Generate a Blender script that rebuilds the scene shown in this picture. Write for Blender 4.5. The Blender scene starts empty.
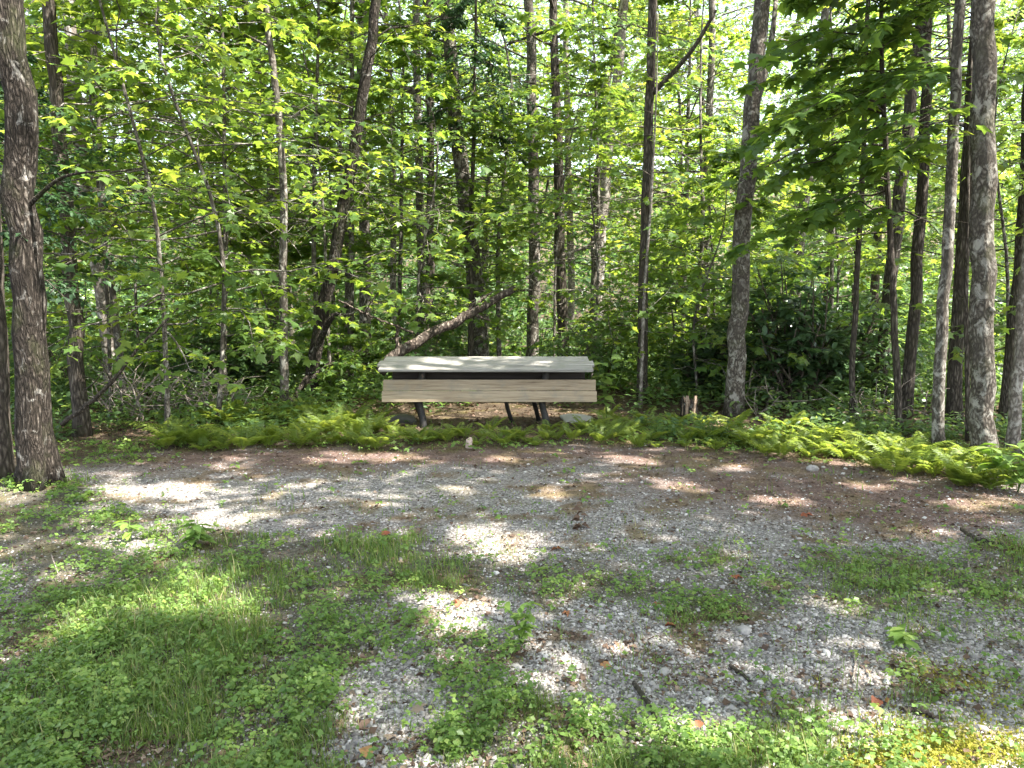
import bpy, math, random
import numpy as np
from mathutils import Vector

SC = bpy.context.scene
COL = SC.collection
random.seed(7)
RAD = math.radians

# ------------------------------------------------------------------ camera, sky, sun, exposure
F, CX, CY, PITCH, CAMH = 759.0, 512.0, 384.0, RAD(6.7), 1.5
cam_d = bpy.data.cameras.new('camera')
cam = bpy.data.objects.new('camera', cam_d)
COL.objects.link(cam)
cam.location = (0, 0, CAMH)
cam.rotation_euler = (RAD(90) - PITCH, 0, 0)
cam_d.sensor_width = 36
cam_d.lens = 36 * F / 1024
cam_d.clip_start = .05
cam_d.clip_end = 1000
SC.camera = cam

SUN_EL = RAD(58)
SUN_AZ = math.atan2(0.93, -0.36)        # measured from +Y towards +X
S = np.array([math.cos(SUN_EL) * math.sin(SUN_AZ), math.cos(SUN_EL) * math.cos(SUN_AZ), math.sin(SUN_EL)])
world = bpy.data.worlds.new('World')
SC.world = world
world.use_nodes = True
wn = world.node_tree
sky = wn.nodes.new('ShaderNodeTexSky')
sky.sky_type = 'NISHITA'
sky.sun_disc = False
sky.sun_elevation = SUN_EL
sky.sun_rotation = SUN_AZ
sky.dust_density = 2.0
bg = wn.nodes['Background']
bg.inputs['Strength'].default_value = 0.15
hs = wn.nodes.new('ShaderNodeHueSaturation')
hs.inputs['Saturation'].default_value = .55
wn.links.new(sky.outputs[0], hs.inputs['Color'])
wn.links.new(hs.outputs[0], bg.inputs['Color'])
sd = bpy.data.lights.new('sun', 'SUN')
sd.energy = 5.0
sd.angle = RAD(.53)
sd.color = (1, .95, .86)
sun = bpy.data.objects.new('sun', sd)
COL.objects.link(sun)
sun.location = tuple(S * 60)
sun.rotation_euler = Vector(tuple(S)).to_track_quat('Z', 'Y').to_euler()
vs = SC.view_settings
vs.view_transform = 'Standard'
vs.look = 'None'
vs.gamma = 1
vs.use_curve_mapping = False
vs.exposure = 2.4
cy = SC.cycles
cy.max_bounces = 8
cy.diffuse_bounces = 5
cy.glossy_bounces = 2
cy.transmission_bounces = 4
cy.transparent_max_bounces = 4
cy.sample_clamp_indirect = 8
cy.use_denoising = True


# ------------------------------------------------------------------ projection helpers
def ray(px, py):
    x = (px - CX) / F
    u = (CY - py) / F
    return np.array([x, math.cos(PITCH) + u * math.sin(PITCH), -math.sin(PITCH) + u * math.cos(PITCH)])


def at(px, py, Y):
    d = ray(px, py)
    return np.array([0, 0, CAMH]) + d * (Y / d[1])


def gnd(px, py, z=0.0):
    d = ray(px, py)
    return np.array([0, 0, CAMH]) + d * ((z - CAMH) / d[2])


def proj(P):
    P = np.asarray(P, float)
    dx, dy, dz = P[..., 0], P[..., 1], P[..., 2] - CAMH
    w = dy * math.cos(PITCH) - dz * math.sin(PITCH)
    v = dy * math.sin(PITCH) + dz * math.cos(PITCH)
    w = np.where(np.abs(w) < 1e-3, 1e-3, w)
    return CX + F * dx / w, CY - F * v / w, w


def hash2(i, j, k=0):
    n = np.sin(i * 127.1 + j * 311.7 + k * 74.7) * 43758.5453
    return n - np.floor(n)


def vnoise(x, y, k=0):
    xi, yi = np.floor(x), np.floor(y)
    fx, fy = x - xi, y - yi
    fx, fy = fx * fx * (3 - 2 * fx), fy * fy * (3 - 2 * fy)
    a, b = hash2(xi, yi, k), hash2(xi + 1, yi, k)
    c, d = hash2(xi, yi + 1, k), hash2(xi + 1, yi + 1, k)
    return (a * (1 - fx) + b * fx) * (1 - fy) + (c * (1 - fx) + d * fx) * fy


def fbm(x, y, k=0, o=3):
    s, a, t = 0, 1, 0
    for i in range(o):
        s = s + a * vnoise(x * 2 ** i, y * 2 ** i, k + i * 13)
        t += a
        a *= .5
    return s / t


def sstep(a, b, x):
    t = np.clip((x - a) / (b - a), 0, 1)
    return t * t * (3 - 2 * t)


def tz(x, y):
    """terrain height"""
    x = np.asarray(x, float)
    y = np.asarray(y, float)
    out = np.clip(np.maximum(np.abs(x + .3) - 5.2, 0) / 3, 0, 1)
    back = np.clip((y - 9.6) / 4, 0, 1)
    rough = np.maximum(out, back)
    z = (fbm(x * .45, y * .45, 3) - .5) * .35 * rough
    z = z - .075 * np.clip(y - 11, 0, 34) - .09 * np.clip(np.abs(x) - 6.5, 0, 14)
    z = z + .22 * np.clip(y - 52, 0, 200)
    z = z + .02 * (fbm(x * 3, y * 3, 9) - .5)
    return z


# ------------------------------------------------------------------ masks (which ground carries what)
GRASS = [(110, 640, 230, 120, 1.0), (45, 540, 100, 45, 1.3), (250, 600, 150, 60, .7), (150, 735, 230, 80, .9),
         (350, 560, 190, 32, .8), (590, 583, 120, 26, 1.15), (470, 565, 90, 22, .6), (300, 640, 110, 60, .7),
         (440, 660, 60, 28, .6), (520, 715, 80, 50, .9), (600, 755, 190, 34, 1.1), (690, 600, 70, 24, .85),
         (760, 604, 80, 20, .75), (880, 570, 140, 24, .95), (1000, 580, 90, 42, .7), (960, 640, 110, 30, .45),
         (790, 738, 150, 28, .9), (930, 690, 110, 22, .5), (45, 495, 60, 26, 1.3), (130, 462, 40, 12, .8),
         (950, 600, 120, 20, .4), (240, 570, 60, 20, .6),
         (385, 735, 44, 62, -1.7), (465, 610, 52, 34, -.6), (640, 675, 130, 44, -.7), (500, 545, 60, 16, -.6),
         (580, 640, 60, 34, -.6), (820, 660, 90, 40, -.5), (230, 500, 170, 30, -.9), (600, 520, 300, 36, -.8),
         (130, 540, 45, 12, -.6), (550, 480, 500, 30, -1.0)]
SUNNY = [(150, 489, 60, 8), (225, 520, 32, 9), (128, 541, 36, 9), (165, 553, 16, 6), (200, 466, 16, 5),
         (370, 457, 55, 6.5), (310, 462, 22, 4), (500, 457, 24, 5), (620, 458, 24, 5), (650, 464, 14, 3),
         (502, 545, 54, 19), (462, 532, 14, 6), (445, 612, 42, 30), (470, 640, 14, 8), (415, 600, 22, 12),
         (222, 600, 56, 26), (160, 607, 36, 15), (195, 565, 18, 6), (550, 494, 22, 9), (668, 485, 32, 6), (590, 478, 18, 4),
         (785, 503, 34, 8), (925, 530, 32, 9), (985, 505, 28, 9), (870, 487, 26, 5), (548, 665, 22, 16),
         (640, 640, 24, 10), (760, 748, 120, 32), (940, 756, 130, 36), (690, 738, 40, 14), (600, 660, 18, 7),
         (890, 665, 34, 10), (290, 640, 20, 9), (330, 600, 16, 7), (60, 640, 34, 16), (30, 580, 26, 9), (110, 700, 40, 16), (180, 755, 50, 16), (300, 690, 30, 14),
         (240, 700, 24, 14), (500, 745, 40, 20), (330, 720, 16, 10), (830, 610, 26, 8), (720, 560, 24, 7), (380, 500, 22, 6),
         (300, 490, 18, 5), (450, 490, 20, 6), (730, 470, 20, 4), (410, 535, 14, 5), (650, 530, 20, 6), (340, 535, 18, 5),
         (780, 440, 50, 14), (860, 455, 60, 14), (940, 470, 60, 14), (225, 428, 30, 12), (400, 430, 30, 10),
         (1000, 490, 30, 10), (700, 425, 24, 8), (330, 435, 28, 8), (80, 520, 20, 6), (575, 700, 22, 8),
         (12, 486, 46, 13), (460, 414, 60, 5), (560, 412, 50, 5), (610, 415, 24, 5), (410, 395, 30, 4), (480, 398, 30, 3), (560, 398, 40, 3)]


def blobs(px, py, L):
    s = np.zeros(np.shape(px))
    for cx, cy_, rx, ry, w in L:
        d = ((px - cx) / rx) ** 2 + ((py - cy_) / ry) ** 2
        s = s + w * np.exp(-d * 1.1)
    return s


def pad_edge_y(x):
    """world Y of the far edge of the gravel pad"""
    return 7.35 - .035 * (x + .3) ** 2 * (1 + .25 * (x > 0)) + .15 * np.sin(x * 1.7) - .12 * np.clip(x, 0, 9) * 0


def masks(x, y):
    px, py, w = proj(np.stack([x, y, np.zeros_like(x)], -1))
    n = fbm(x * 1.6, y * 1.6, 21, 4)
    n2 = fbm(x * 5, y * 5, 40, 3)
    ok = y > 1.6
    g = np.where(ok, blobs(px, py, GRASS), .6)
    g = np.clip(g * .9 - .06 + (n - .5) * 1.3 + (n2 - .5) * 1.2, 0, 1)
    e = pad_edge_y(x)
    inpad = sstep(.25, -.2, y - e + (n2 - .5) * .7) * sstep(5.6, 5.0, np.abs(x + .2) + (n - .5) * .8)
    dirt = sstep(.95, .25, e - y + (n - .5) * 1.0) + .5 * sstep(3.0, 4.6, x + (n2 - .5) * 1.5) * sstep(5.2, 6.2, y)
    dirt = .5 * dirt + np.where(ok, blobs(px, py, [(520, 456, 430, 11, .75), (830, 492, 190, 26, 1.1), (940, 520, 130, 26, 1.0), (250, 468, 140, 12, .6),
                                              (660, 478, 120, 14, .5), (640, 660, 90, 30, .45), (360, 535, 90, 14, .5), (880, 690, 90, 26, .6), (80, 640, 120, 60, .5)]), 0)
    dirt = dirt + (n2 - .5) * .9 * (dirt > .08)
    dirt = np.clip(dirt + .75 * sstep(.57, .70, n2) * sstep(.3, .6, n), 0, 1)
    moss = np.where(ok, np.clip(blobs(px, py, [(950, 752, 110, 30, 1.2), (860, 765, 60, 14, .6)]) + (n2 - .5) * .8, 0, 1), 0)
    return g, inpad, dirt, moss


def sun_gap(g):
    """True where the ground point is one of the sunlit openings"""
    px, py, w = proj(g)
    ok = (w > .5) & (g[..., 1] > 1.5) & (g[..., 1] < 11.5)
    x, y = g[..., 0], g[..., 1]
    jx = (fbm(x * 4, y * 4, 61) - .5) * 1.5
    hit = np.zeros(px.shape, bool)
    for cx, cy_, rx, ry in SUNNY:
        hit |= (((px - cx) / (rx + 22 / w)) ** 2 + ((py - cy_) / (ry + 30 / w ** 2)) ** 2) < 1.0 + jx
    return hit & ok


def sun_filter(P):
    """keep mask for leaves: False where a leaf would shade a spot meant to be sunlit"""
    g = P - S * (P[:, 2] / S[2])[:, None]
    far = g[:, 1] > 9.6
    open_ = fbm(g[:, 0] * .55, g[:, 1] * .55, 303, 2) > .36      # loose crowns over the wood, closed over the clearing
    return ~sun_gap(g) & ~(far & open_)


def wood_filter(P):
    """young trees behind the bench: loose crowns with the same light gaps as the tall ones"""
    g = P - S * (P[:, 2] / S[2])[:, None]
    return ~((g[:, 1] > 9.6) & (fbm(g[:, 0] * .55, g[:, 1] * .55, 303, 2) > .47)) & ~sun_gap(g)


# ------------------------------------------------------------------ mesh building
class Acc:
    def __init__(self):
        self.V, self.Q, self.T, self.A, self.n = [], [], [], [], 0
        self.qm, self.tm = [], []

    def add(self, V, Q=None, T=None, a=None, mi=0):
        V = np.asarray(V, float).reshape(-1, 3)
        if Q is not None and len(Q):
            self.Q.append(np.asarray(Q, int) + self.n)
            self.qm.append(np.full(len(Q), mi))
        if T is not None and len(T):
            self.T.append(np.asarray(T, int) + self.n)
            self.tm.append(np.full(len(T), mi))
        self.V.append(V)
        self.A.append(np.full(len(V), .5) if a is None else np.broadcast_to(a, (len(V),)))
        self.n += len(V)

    def join(self, o, mi=0):
        if o.n:
            self.add(np.concatenate(o.V), np.concatenate(o.Q) if o.Q else None, np.concatenate(o.T) if o.T else None, np.concatenate(o.A), mi)

    def mesh(self, name, smooth=False):
        V = np.concatenate(self.V)
        Q = np.concatenate(self.Q) if self.Q else np.zeros((0, 4), int)
        T = np.concatenate(self.T) if self.T else np.zeros((0, 3), int)
        me = bpy.data.meshes.new(name)
        me.vertices.add(len(V))
        me.vertices.foreach_set('co', V.astype(np.float32).ravel())
        loops = np.concatenate([Q.ravel(), T.ravel()]).astype(np.int32)
        me.loops.add(len(loops))
        me.loops.foreach_set('vertex_index', loops)
        npol = len(Q) + len(T)
        me.polygons.add(npol)
        st = np.concatenate([np.arange(len(Q)) * 4, len(Q) * 4 + np.arange(len(T)) * 3]).astype(np.int32)
        me.polygons.foreach_set('loop_start', st)
        if smooth:
            me.polygons.foreach_set('use_smooth', np.ones(npol, bool))
        at_ = me.attributes.new('tint', 'FLOAT', 'POINT')
        at_.data.foreach_set('value', np.concatenate(self.A).astype(np.float32))
        mi = np.concatenate(self.qm + self.tm).astype(np.int32)
        if mi.any():
            me.polygons.foreach_set('material_index', mi)
        me.update(calc_edges=True)
        return me


def obj(name, acc, mat, parent=None, smooth=False, loc=None):
    me = acc.mesh(name, smooth) if isinstance(acc, Acc) else acc
    if mat is not None and not len(me.materials):
        for q in (mat if isinstance(mat, (list, tuple)) else (mat,)):
            me.materials.append(q)
    o = bpy.data.objects.new(name, me)
    COL.objects.link(o)
    o.parent = parent
    if loc is not None:
        o.location = tuple(loc)
    return o


def tag(o, label=None, cat=None, group=None, kind=None):
    if label:
        o['label'] = label
    if cat:
        o['category'] = cat
    if group:
        o['group'] = group
    if kind:
        o['kind'] = kind
    return o


def empty(name, loc, label, cat, group=None, rz=0):
    o = bpy.data.objects.new(name, None)
    COL.objects.link(o)
    o.location = tuple(loc)
    o.rotation_euler = (0, 0, rz)
    return tag(o, label, cat, group)


def copy_tree(o, parent=None):
    c = o.copy()
    COL.objects.link(c)
    c.parent = parent
    for ch in list(o.children):
        copy_tree(ch, c)
    return c


def norm(v):
    return v / np.maximum(np.linalg.norm(v, axis=-1, keepdims=True), 1e-9)


def tube(acc, P, R, sides=8, rough=0, rng=None, cap=True, a=None, lobes=None):
    P = np.asarray(P, float)
    n = len(P)
    R = np.broadcast_to(np.asarray(R, float), (n,))
    T = norm(np.gradient(P, axis=0))
    ref = np.array([0, 1., 0]) if abs(T[:, 2]).mean() > .6 else np.array([0, 0, 1.])
    U = norm(np.cross(T, ref))
    W = np.cross(T, U)
    th = np.arange(sides) * 2 * math.pi / sides
    rr = R[:, None] * np.ones((1, sides))
    if rough and rng is not None:
        fl = rng.normal(0, 1, (1, sides)) * .6 + np.cumsum(rng.normal(0, .25, (n, sides)), 0) * .5
        rr = rr * (1 + rough * np.clip(fl, -2, 2))
    if lobes is not None:
        rr = rr * lobes(np.arange(n) / (n - 1), th)
    V = P[:, None] + rr[..., None] * (np.cos(th)[None, :, None] * U[:, None] + np.sin(th)[None, :, None] * W[:, None])
    i = np.arange(n - 1)[:, None] * sides
    j = np.arange(sides)[None]
    k = (j + 1) % sides
    Q = np.stack([i + j, i + k, i + sides + k, i + sides + j], -1).reshape(-1, 4)
    V = V.reshape(-1, 3)
    Tt = None
    if cap:
        V = np.concatenate([V, P[:1], P[-1:]])
        b0, b1 = n * sides, n * sides + 1
        j = j.ravel()
        k = k.ravel()
        Tt = np.concatenate([np.stack([np.full(sides, b0), k, j], -1),
                             np.stack([np.full(sides, b1), (n - 1) * sides + j, (n - 1) * sides + k], -1)])
    acc.add(V, Q, Tt, a)


def box(acc, c, sx, sy, sz, R=None, a=None, bev=0.0):
    """bevelled box (bevel along every edge by two inset rings)"""
    b = min(bev, sx * .45, sy * .45, sz * .45)
    bm_v, q = [], []
    if b <= 0:
        v = np.array([[x, y, z] for x in (-1, 1) for y in (-1, 1) for z in (-1, 1)], float) * [sx / 2, sy / 2, sz / 2]
        q = [(0, 1, 3, 2), (4, 6, 7, 5), (0, 4, 5, 1), (2, 3, 7, 6), (0, 2, 6, 4), (1, 5, 7, 3)]
        t = None
    else:
        import bmesh
        bm = bmesh.new()
        bmesh.ops.create_cube(bm, size=1)
        for w in bm.verts:
            w.co = Vector((w.co.x * sx, w.co.y * sy, w.co.z * sz))
        bmesh.ops.bevel(bm, geom=bm.edges[:], offset=b, segments=2, affect='EDGES', profile=.6)
        bm.verts.index_update()
        v = np.array([w.co[:] for w in bm.verts])
        q = [[w.index for w in f.verts] for f in bm.faces if len(f.verts) == 4]
        t = [[w.index for w in f.verts] for f in bm.faces if len(f.verts) == 3]
        bm.free()
    if R is not None:
        v = v @ np.asarray(R).T
    acc.add(v + np.asarray(c), q, t, a)


def rotx(a):
    c, s = math.cos(a), math.sin(a)
    return np.array([[1, 0, 0], [0, c, -s], [0, s, c]])


def rotz(a):
    c, s = math.cos(a), math.sin(a)
    return np.array([[c, -s, 0], [s, c, 0], [0, 0, 1]])


# leaf templates: columns = across, along, lift
SIMPLE = (np.array([[0, 0, 0], [-.27, .42, .07], [0, 1, -.1], [.27, .42, .07]]), [[0, 3, 2], [0, 2, 1]])
OVAL = (np.array([[0, 0, 0], [-.2, .25, .04], [-.23, .6, .05], [0, 1, -.12], [.23, .6, .05], [.2, .25, .04], [0, .5, 0]]),
        [[0, 6, 1], [1, 6, 2], [2, 6, 3], [3, 6, 4], [4, 6, 5], [5, 6, 0]])
MAPLE = (np.array([[0, .34, 0], [0, 0, 0], [.3, -.06, -.03], [.27, .2, .03], [.62, .42, -.05], [.26, .52, .03], [0, 1, -.1],
                   [-.26, .52, .03], [-.62, .42, -.05], [-.27, .2, .03], [-.3, -.06, -.03]]),
         [[0, i, i % 10 + 1] for i in range(1, 11)])


def leaves(acc, P, A, N, size, tint, tmpl):
    T, Fc = tmpl
    A = norm(A)
    N = norm(N - A * (A * N).sum(1, keepdims=True))
    Sd = np.cross(A, N)
    s = np.asarray(size)[:, None, None]
    V = P[:, None] + s * (T[None, :, :1] * Sd[:, None] + T[None, :, 1:2] * A[:, None] + T[None, :, 2:] * N[:, None])
    k = len(T)
    Fi = (np.arange(len(P)) * k)[:, None, None] + np.asarray(Fc)[None]
    acc.add(V.reshape(-1, 3), None, Fi.reshape(-1, 3), np.repeat(tint, k))


def resample(P, n):
    P = np.asarray(P, float)
    d = np.r_[0, np.cumsum(np.linalg.norm(np.diff(P, axis=0), axis=1))]
    t = np.linspace(0, d[-1], n)
    # smooth (catmull) interpolation
    out = np.stack([np.interp(t, d, P[:, i]) for i in range(3)], -1)
    if len(P) > 2:
        for _ in range(3):
            out[1:-1] = .25 * out[:-2] + .5 * out[1:-1] + .25 * out[2:]
    return out


def grow(rng, path, r0, r1, t0=.25, t1=.98, nb=24, bl=1.6, up=.3, droop=.25, leaf=.1, per=9, tw=7, tmpl=SIMPLE,
         sides=9, rings=24, az=None, azspread=math.pi, keep=None, flat=.4, shape=1.0, off=np.zeros(3), flare=.35,
         tw_len=.45, tbase=.45, lobes=None, rough=.05, twig_tubes=True, extra=(), rbmax=1.0):
    """trunk, branches and leaves of one tree as three accumulators"""
    tr, br, lf = Acc(), Acc(), Acc()
    path = resample(path, rings)
    path[1:-1] += rng.normal(0, r0 * .12, (rings - 2, 3)) * [1, 1, 0]
    h = np.linspace(0, 1, rings)
    Rr = r0 + (r1 - r0) * h
    z = path[:, 2] - path[0, 2]
    Rr = Rr * (1 + flare * np.exp(-z / max(r0 * 2.2, .05)))
    tube(tr, path, Rr, sides, rough, rng, lobes=lobes)
    A_, B_, L_ = [], [], []
    for i in range(nb):
        t = t0 + (t1 - t0) * ((i + rng.random()) / nb)
        k = t * (rings - 1)
        k0 = int(min(k, rings - 2))
        p = path[k0] + (path[k0 + 1] - path[k0]) * (k - k0)
        rad = np.interp(t, h, Rr)
        a = i * 2.39996 + rng.normal(0, .4)
        if az is not None:
            a = az + rng.uniform(-azspread, azspread)
        prof = max(.18, math.sin(math.pi * min(1, .12 + .88 * ((t - t0) / (1.0 - t0 + 1e-6)) ** shape)))
        L = bl * prof * rng.uniform(.7, 1.25)
        d = np.array([math.cos(a), math.sin(a), up + rng.normal(0, .15)])
        m = 6
        s = np.linspace(0, 1, m)
        pts = p + d[None] * (L * s)[:, None]
        pts[:, 2] -= droop * L * s ** 2
        pts[1:] += np.cumsum(rng.normal(0, .035 * L, (m - 1, 3)), 0)
        rb = max(.004, min(rad * .5, .0105 * L + .002, rbmax))
        tube(br, pts, np.linspace(rb, .003, m), 5 if rb > .012 else 4, cap=False)
        for j in range(tw):
            u = .22 + .78 * (j + rng.random()) / tw
            q = u * (m - 1)
            q0 = int(min(q, m - 2))
            pp = pts[q0] + (pts[q0 + 1] - pts[q0]) * (q - q0)
            dd = norm(pts[q0 + 1] - pts[q0])
            sg = 1 if j % 2 else -1
            an = sg * rng.uniform(.5, 1.1)
            d2 = rotz(an) @ dd
            d2[2] = d2[2] * .5 + rng.normal(.0, .14)
            tl = L * tw_len * (1.15 - .65 * u) * rng.uniform(.6, 1.3) + .06
            if j == tw - 1:
                d2, tl, pp = dd, tl * .8, pts[-1]
            e = pp + norm(d2) * tl
            e[2] -= .12 * tl
            if twig_tubes:
                tube(br, np.array([pp, (pp + e) / 2 + [0, 0, .02 * tl], e]), [max(.002, rb * .35), .002, .0012], 3, cap=False)
            A_.append(pp)
            B_.append(e)
            L_.append(tl)
    for pts, ra, rb in extra:
        pts = resample(pts, 12)
        tube(br, pts, np.linspace(ra, rb, 12), 6, .06, rng)
    if not A_:
        return tr, br, lf
    A_, B_, L_ = np.array(A_), np.array(B_), np.array(L_)
    nt = len(A_)
    u = np.tile((np.arange(per) + .5) / per, (nt, 1)) + rng.uniform(-.5, .5, (nt, per)) / per
    u = .08 + .95 * u
    P = A_[:, None] + (B_ - A_)[:, None] * u[..., None]
    D = norm(B_ - A_)[:, None] * np.ones((1, per, 1))
    side = np.where(np.arange(per) % 2, 1, -1)[None, :, None] * np.ones((nt, 1, 1))
    perp = norm(np.cross(D, [0, 0, 1.]))
    ax = D * rng.uniform(.3, .9, (nt, per, 1)) + perp * side * rng.uniform(.4, 1, (nt, per, 1)) + [0, 0, -.22]
    ax = ax + rng.normal(0, .2, ax.shape)
    N = np.array([0, 0, 1.]) + rng.normal(0, flat, ax.shape)
    P = P + rng.normal(0, .025, P.shape) * (L_[:, None, None] + .3)
    P, ax, N = P.reshape(-1, 3), ax.reshape(-1, 3), N.reshape(-1, 3)
    sz = leaf * rng.uniform(.6, 1.25, len(P))
    tb = np.repeat(rng.normal(tbase, .12, nt), per)
    ti = np.clip(tb + rng.normal(0, .12, len(P)), 0, 1)
    if keep is not None:
        k = keep(P + off)
        P, ax, N, sz, ti = P[k], ax[k], N[k], sz[k], ti[k]
    if len(P):
        leaves(lf, P, ax, N, sz, ti, tmpl)
    return tr, br, lf


# ------------------------------------------------------------------ materials
def nodes(name):
    m = bpy.data.materials.new(name)
    m.use_nodes = True
    nt = m.node_tree
    return m, nt, nt.nodes['Principled BSDF'], nt.nodes['Material Output']


def ramp(nt, fac, stops, interp='LINEAR'):
    r = nt.nodes.new('ShaderNodeValToRGB')
    r.color_ramp.interpolation = interp
    el = r.color_ramp.elements
    while len(el) < len(stops):
        el.new(.5)
    for e, (p, c) in zip(el, stops):
        e.position = p
        e.color = (*c, 1) if len(c) == 3 else c
    nt.links.new(fac, r.inputs[0])
    return r.outputs[0]


def coords(nt, scale=(1, 1, 1), kind='Object'):
    tc = nt.nodes.new('ShaderNodeTexCoord')
    mp = nt.nodes.new('ShaderNodeMapping')
    mp.inputs['Scale'].default_value = scale
    nt.links.new(tc.outputs[kind], mp.inputs[0])
    return mp.outputs[0]


def noise(nt, vec, scale, detail=4, rough=.6, dist=0):
    n = nt.nodes.new('ShaderNodeTexNoise')
    n.inputs['Scale'].default_value = scale
    n.inputs['Detail'].default_value = detail
    n.inputs['Roughness'].default_value = rough
    n.inputs['Distortion'].default_value = dist
    nt.links.new(vec, n.inputs['Vector'])
    return n.outputs['Fac']


def voro(nt, vec, scale, feature='F1', out='Distance', rnd=1.0):
    n = nt.nodes.new('ShaderNodeTexVoronoi')
    n.feature = feature
    n.inputs['Scale'].default_value = scale
    n.inputs['Randomness'].default_value = rnd
    nt.links.new(vec, n.inputs['Vector'])
    return n.outputs[out]


def mix(nt, fac, a, b, mode='MIX'):
    m = nt.nodes.new('ShaderNodeMix')
    m.data_type = 'RGBA'
    m.blend_type = mode
    for s, v in ((m.inputs[0], fac), (m.inputs[6], a), (m.inputs[7], b)):
        if isinstance(v, (int, float)):
            s.default_value = v
        elif isinstance(v, tuple):
            s.default_value = (*v, 1)
        else:
            nt.links.new(v, s)
    return m.outputs[2]


def math_(nt, op, a, b=0.0, clamp=False):
    m = nt.nodes.new('ShaderNodeMath')
    m.operation = op
    m.use_clamp = clamp
    for s, v in ((m.inputs[0], a), (m.inputs[1], b)):
        if isinstance(v, (int, float)):
            s.default_value = v
        else:
            nt.links.new(v, s)
    return m.outputs[0]


def bump(nt, h, strength, dist, bsdf):
    b = nt.nodes.new('ShaderNodeBump')
    b.inputs['Strength'].default_value = strength
    b.inputs['Distance'].default_value = dist
    nt.links.new(h, b.inputs['Height'])
    nt.links.new(b.outputs[0], bsdf.inputs['Normal'])


def attr(nt, name):
    a = nt.nodes.new('ShaderNodeAttribute')
    a.attribute_name = name
    return a.outputs['Fac']


def leaf_mat(name, stops, trans, tfac=.45, rough=.45, spec=.4):
    m, nt, p, out = nodes(name)
    t = attr(nt, 'tint')
    c = ramp(nt, t, stops)
    nt.links.new(c, p.inputs['Base Color'])
    p.inputs['Roughness'].default_value = rough
    p.inputs['Specular IOR Level'].default_value = spec
    tr = nt.nodes.new('ShaderNodeBsdfTranslucent')
    tc = ramp(nt, t, trans)
    nt.links.new(tc, tr.inputs[0])
    mx = nt.nodes.new('ShaderNodeMixShader')
    mx.inputs[0].default_value = tfac
    nt.links.new(p.outputs[0], mx.inputs[1])
    nt.links.new(tr.outputs[0], mx.inputs[2])
    nt.links.new(mx.outputs[0], out.inputs['Surface'])
    return m


M = {}
M['maple'] = leaf_mat('maple_leaf', [(0, (.045, .09, .025)), (.5, (.08, .145, .034)), (1, (.14, .2, .045))],
                      [(0, (.17, .3, .04)), (.5, (.32, .46, .05)), (1, (.58, .63, .07))], .48)
M['leaf'] = leaf_mat('forest_leaf', [(0, (.042, .085, .034)), (.5, (.08, .14, .05)), (1, (.13, .19, .065))],
                     [(0, (.14, .27, .06)), (.5, (.25, .39, .075)), (1, (.46, .54, .11))], .46, .38, .5)
M['rhodo'] = leaf_mat('rhododendron_leaf', [(0, (.038, .075, .036)), (.6, (.072, .125, .055)), (1, (.12, .17, .07))],
                      [(0, (.06, .14, .03)), (1, (.16, .28, .05))], .3, .32, .5)
M['hemlock'] = leaf_mat('hemlock_needles', [(0, (.018, .04, .02)), (1, (.04, .085, .03))], [(0, (.04, .1, .03)), (1, (.08, .18, .04))], .25)
M['fern'] = leaf_mat('fern_frond', [(0, (.06, .1, .02)), (.5, (.11, .165, .03)), (1, (.2, .235, .05))],
                     [(0, (.22, .33, .04)), (.5, (.4, .5, .06)), (1, (.6, .6, .1))], .45)
M['grass'] = leaf_mat('grass_blade', [(0, (.06, .11, .028)), (.5, (.12, .185, .045)), (.85, (.2, .24, .06)), (1, (.4, .35, .18))],
                      [(0, (.15, .28, .03)), (.6, (.28, .42, .04)), (1, (.5, .45, .15))], .4)
M['weed'] = leaf_mat('weed_leaf', [(0, (.07, .13, .032)), (.5, (.14, .23, .055)), (1, (.24, .31, .08))],
                     [(0, (.14, .28, .03)), (.5, (.25, .42, .04)), (1, (.4, .5, .06))], .4)
M['litter'] = leaf_mat('dead_leaf', [(0, (.06, .04, .03)), (.4, (.13, .085, .06)), (.75, (.2, .135, .1)), (1, (.31, .24, .18))],
                       [(0, (.1, .04, .02)), (1, (.3, .16, .06))], .15, .7, .2)
M['red_leaf'] = leaf_mat('fallen_red_leaf', [(0, (.2, .05, .03)), (.5, (.36, .12, .06)), (1, (.42, .24, .1))],
                         [(0, (.3, .06, .03)), (1, (.5, .25, .08))], .15, .6, .3)
M['moss'] = leaf_mat('moss_tuft', [(0, (.16, .17, .025)), (.5, (.3, .28, .04)), (1, (.42, .38, .07))],
                     [(0, (.2, .25, .03)), (1, (.4, .4, .06))], .25, .8, .1)


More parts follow.
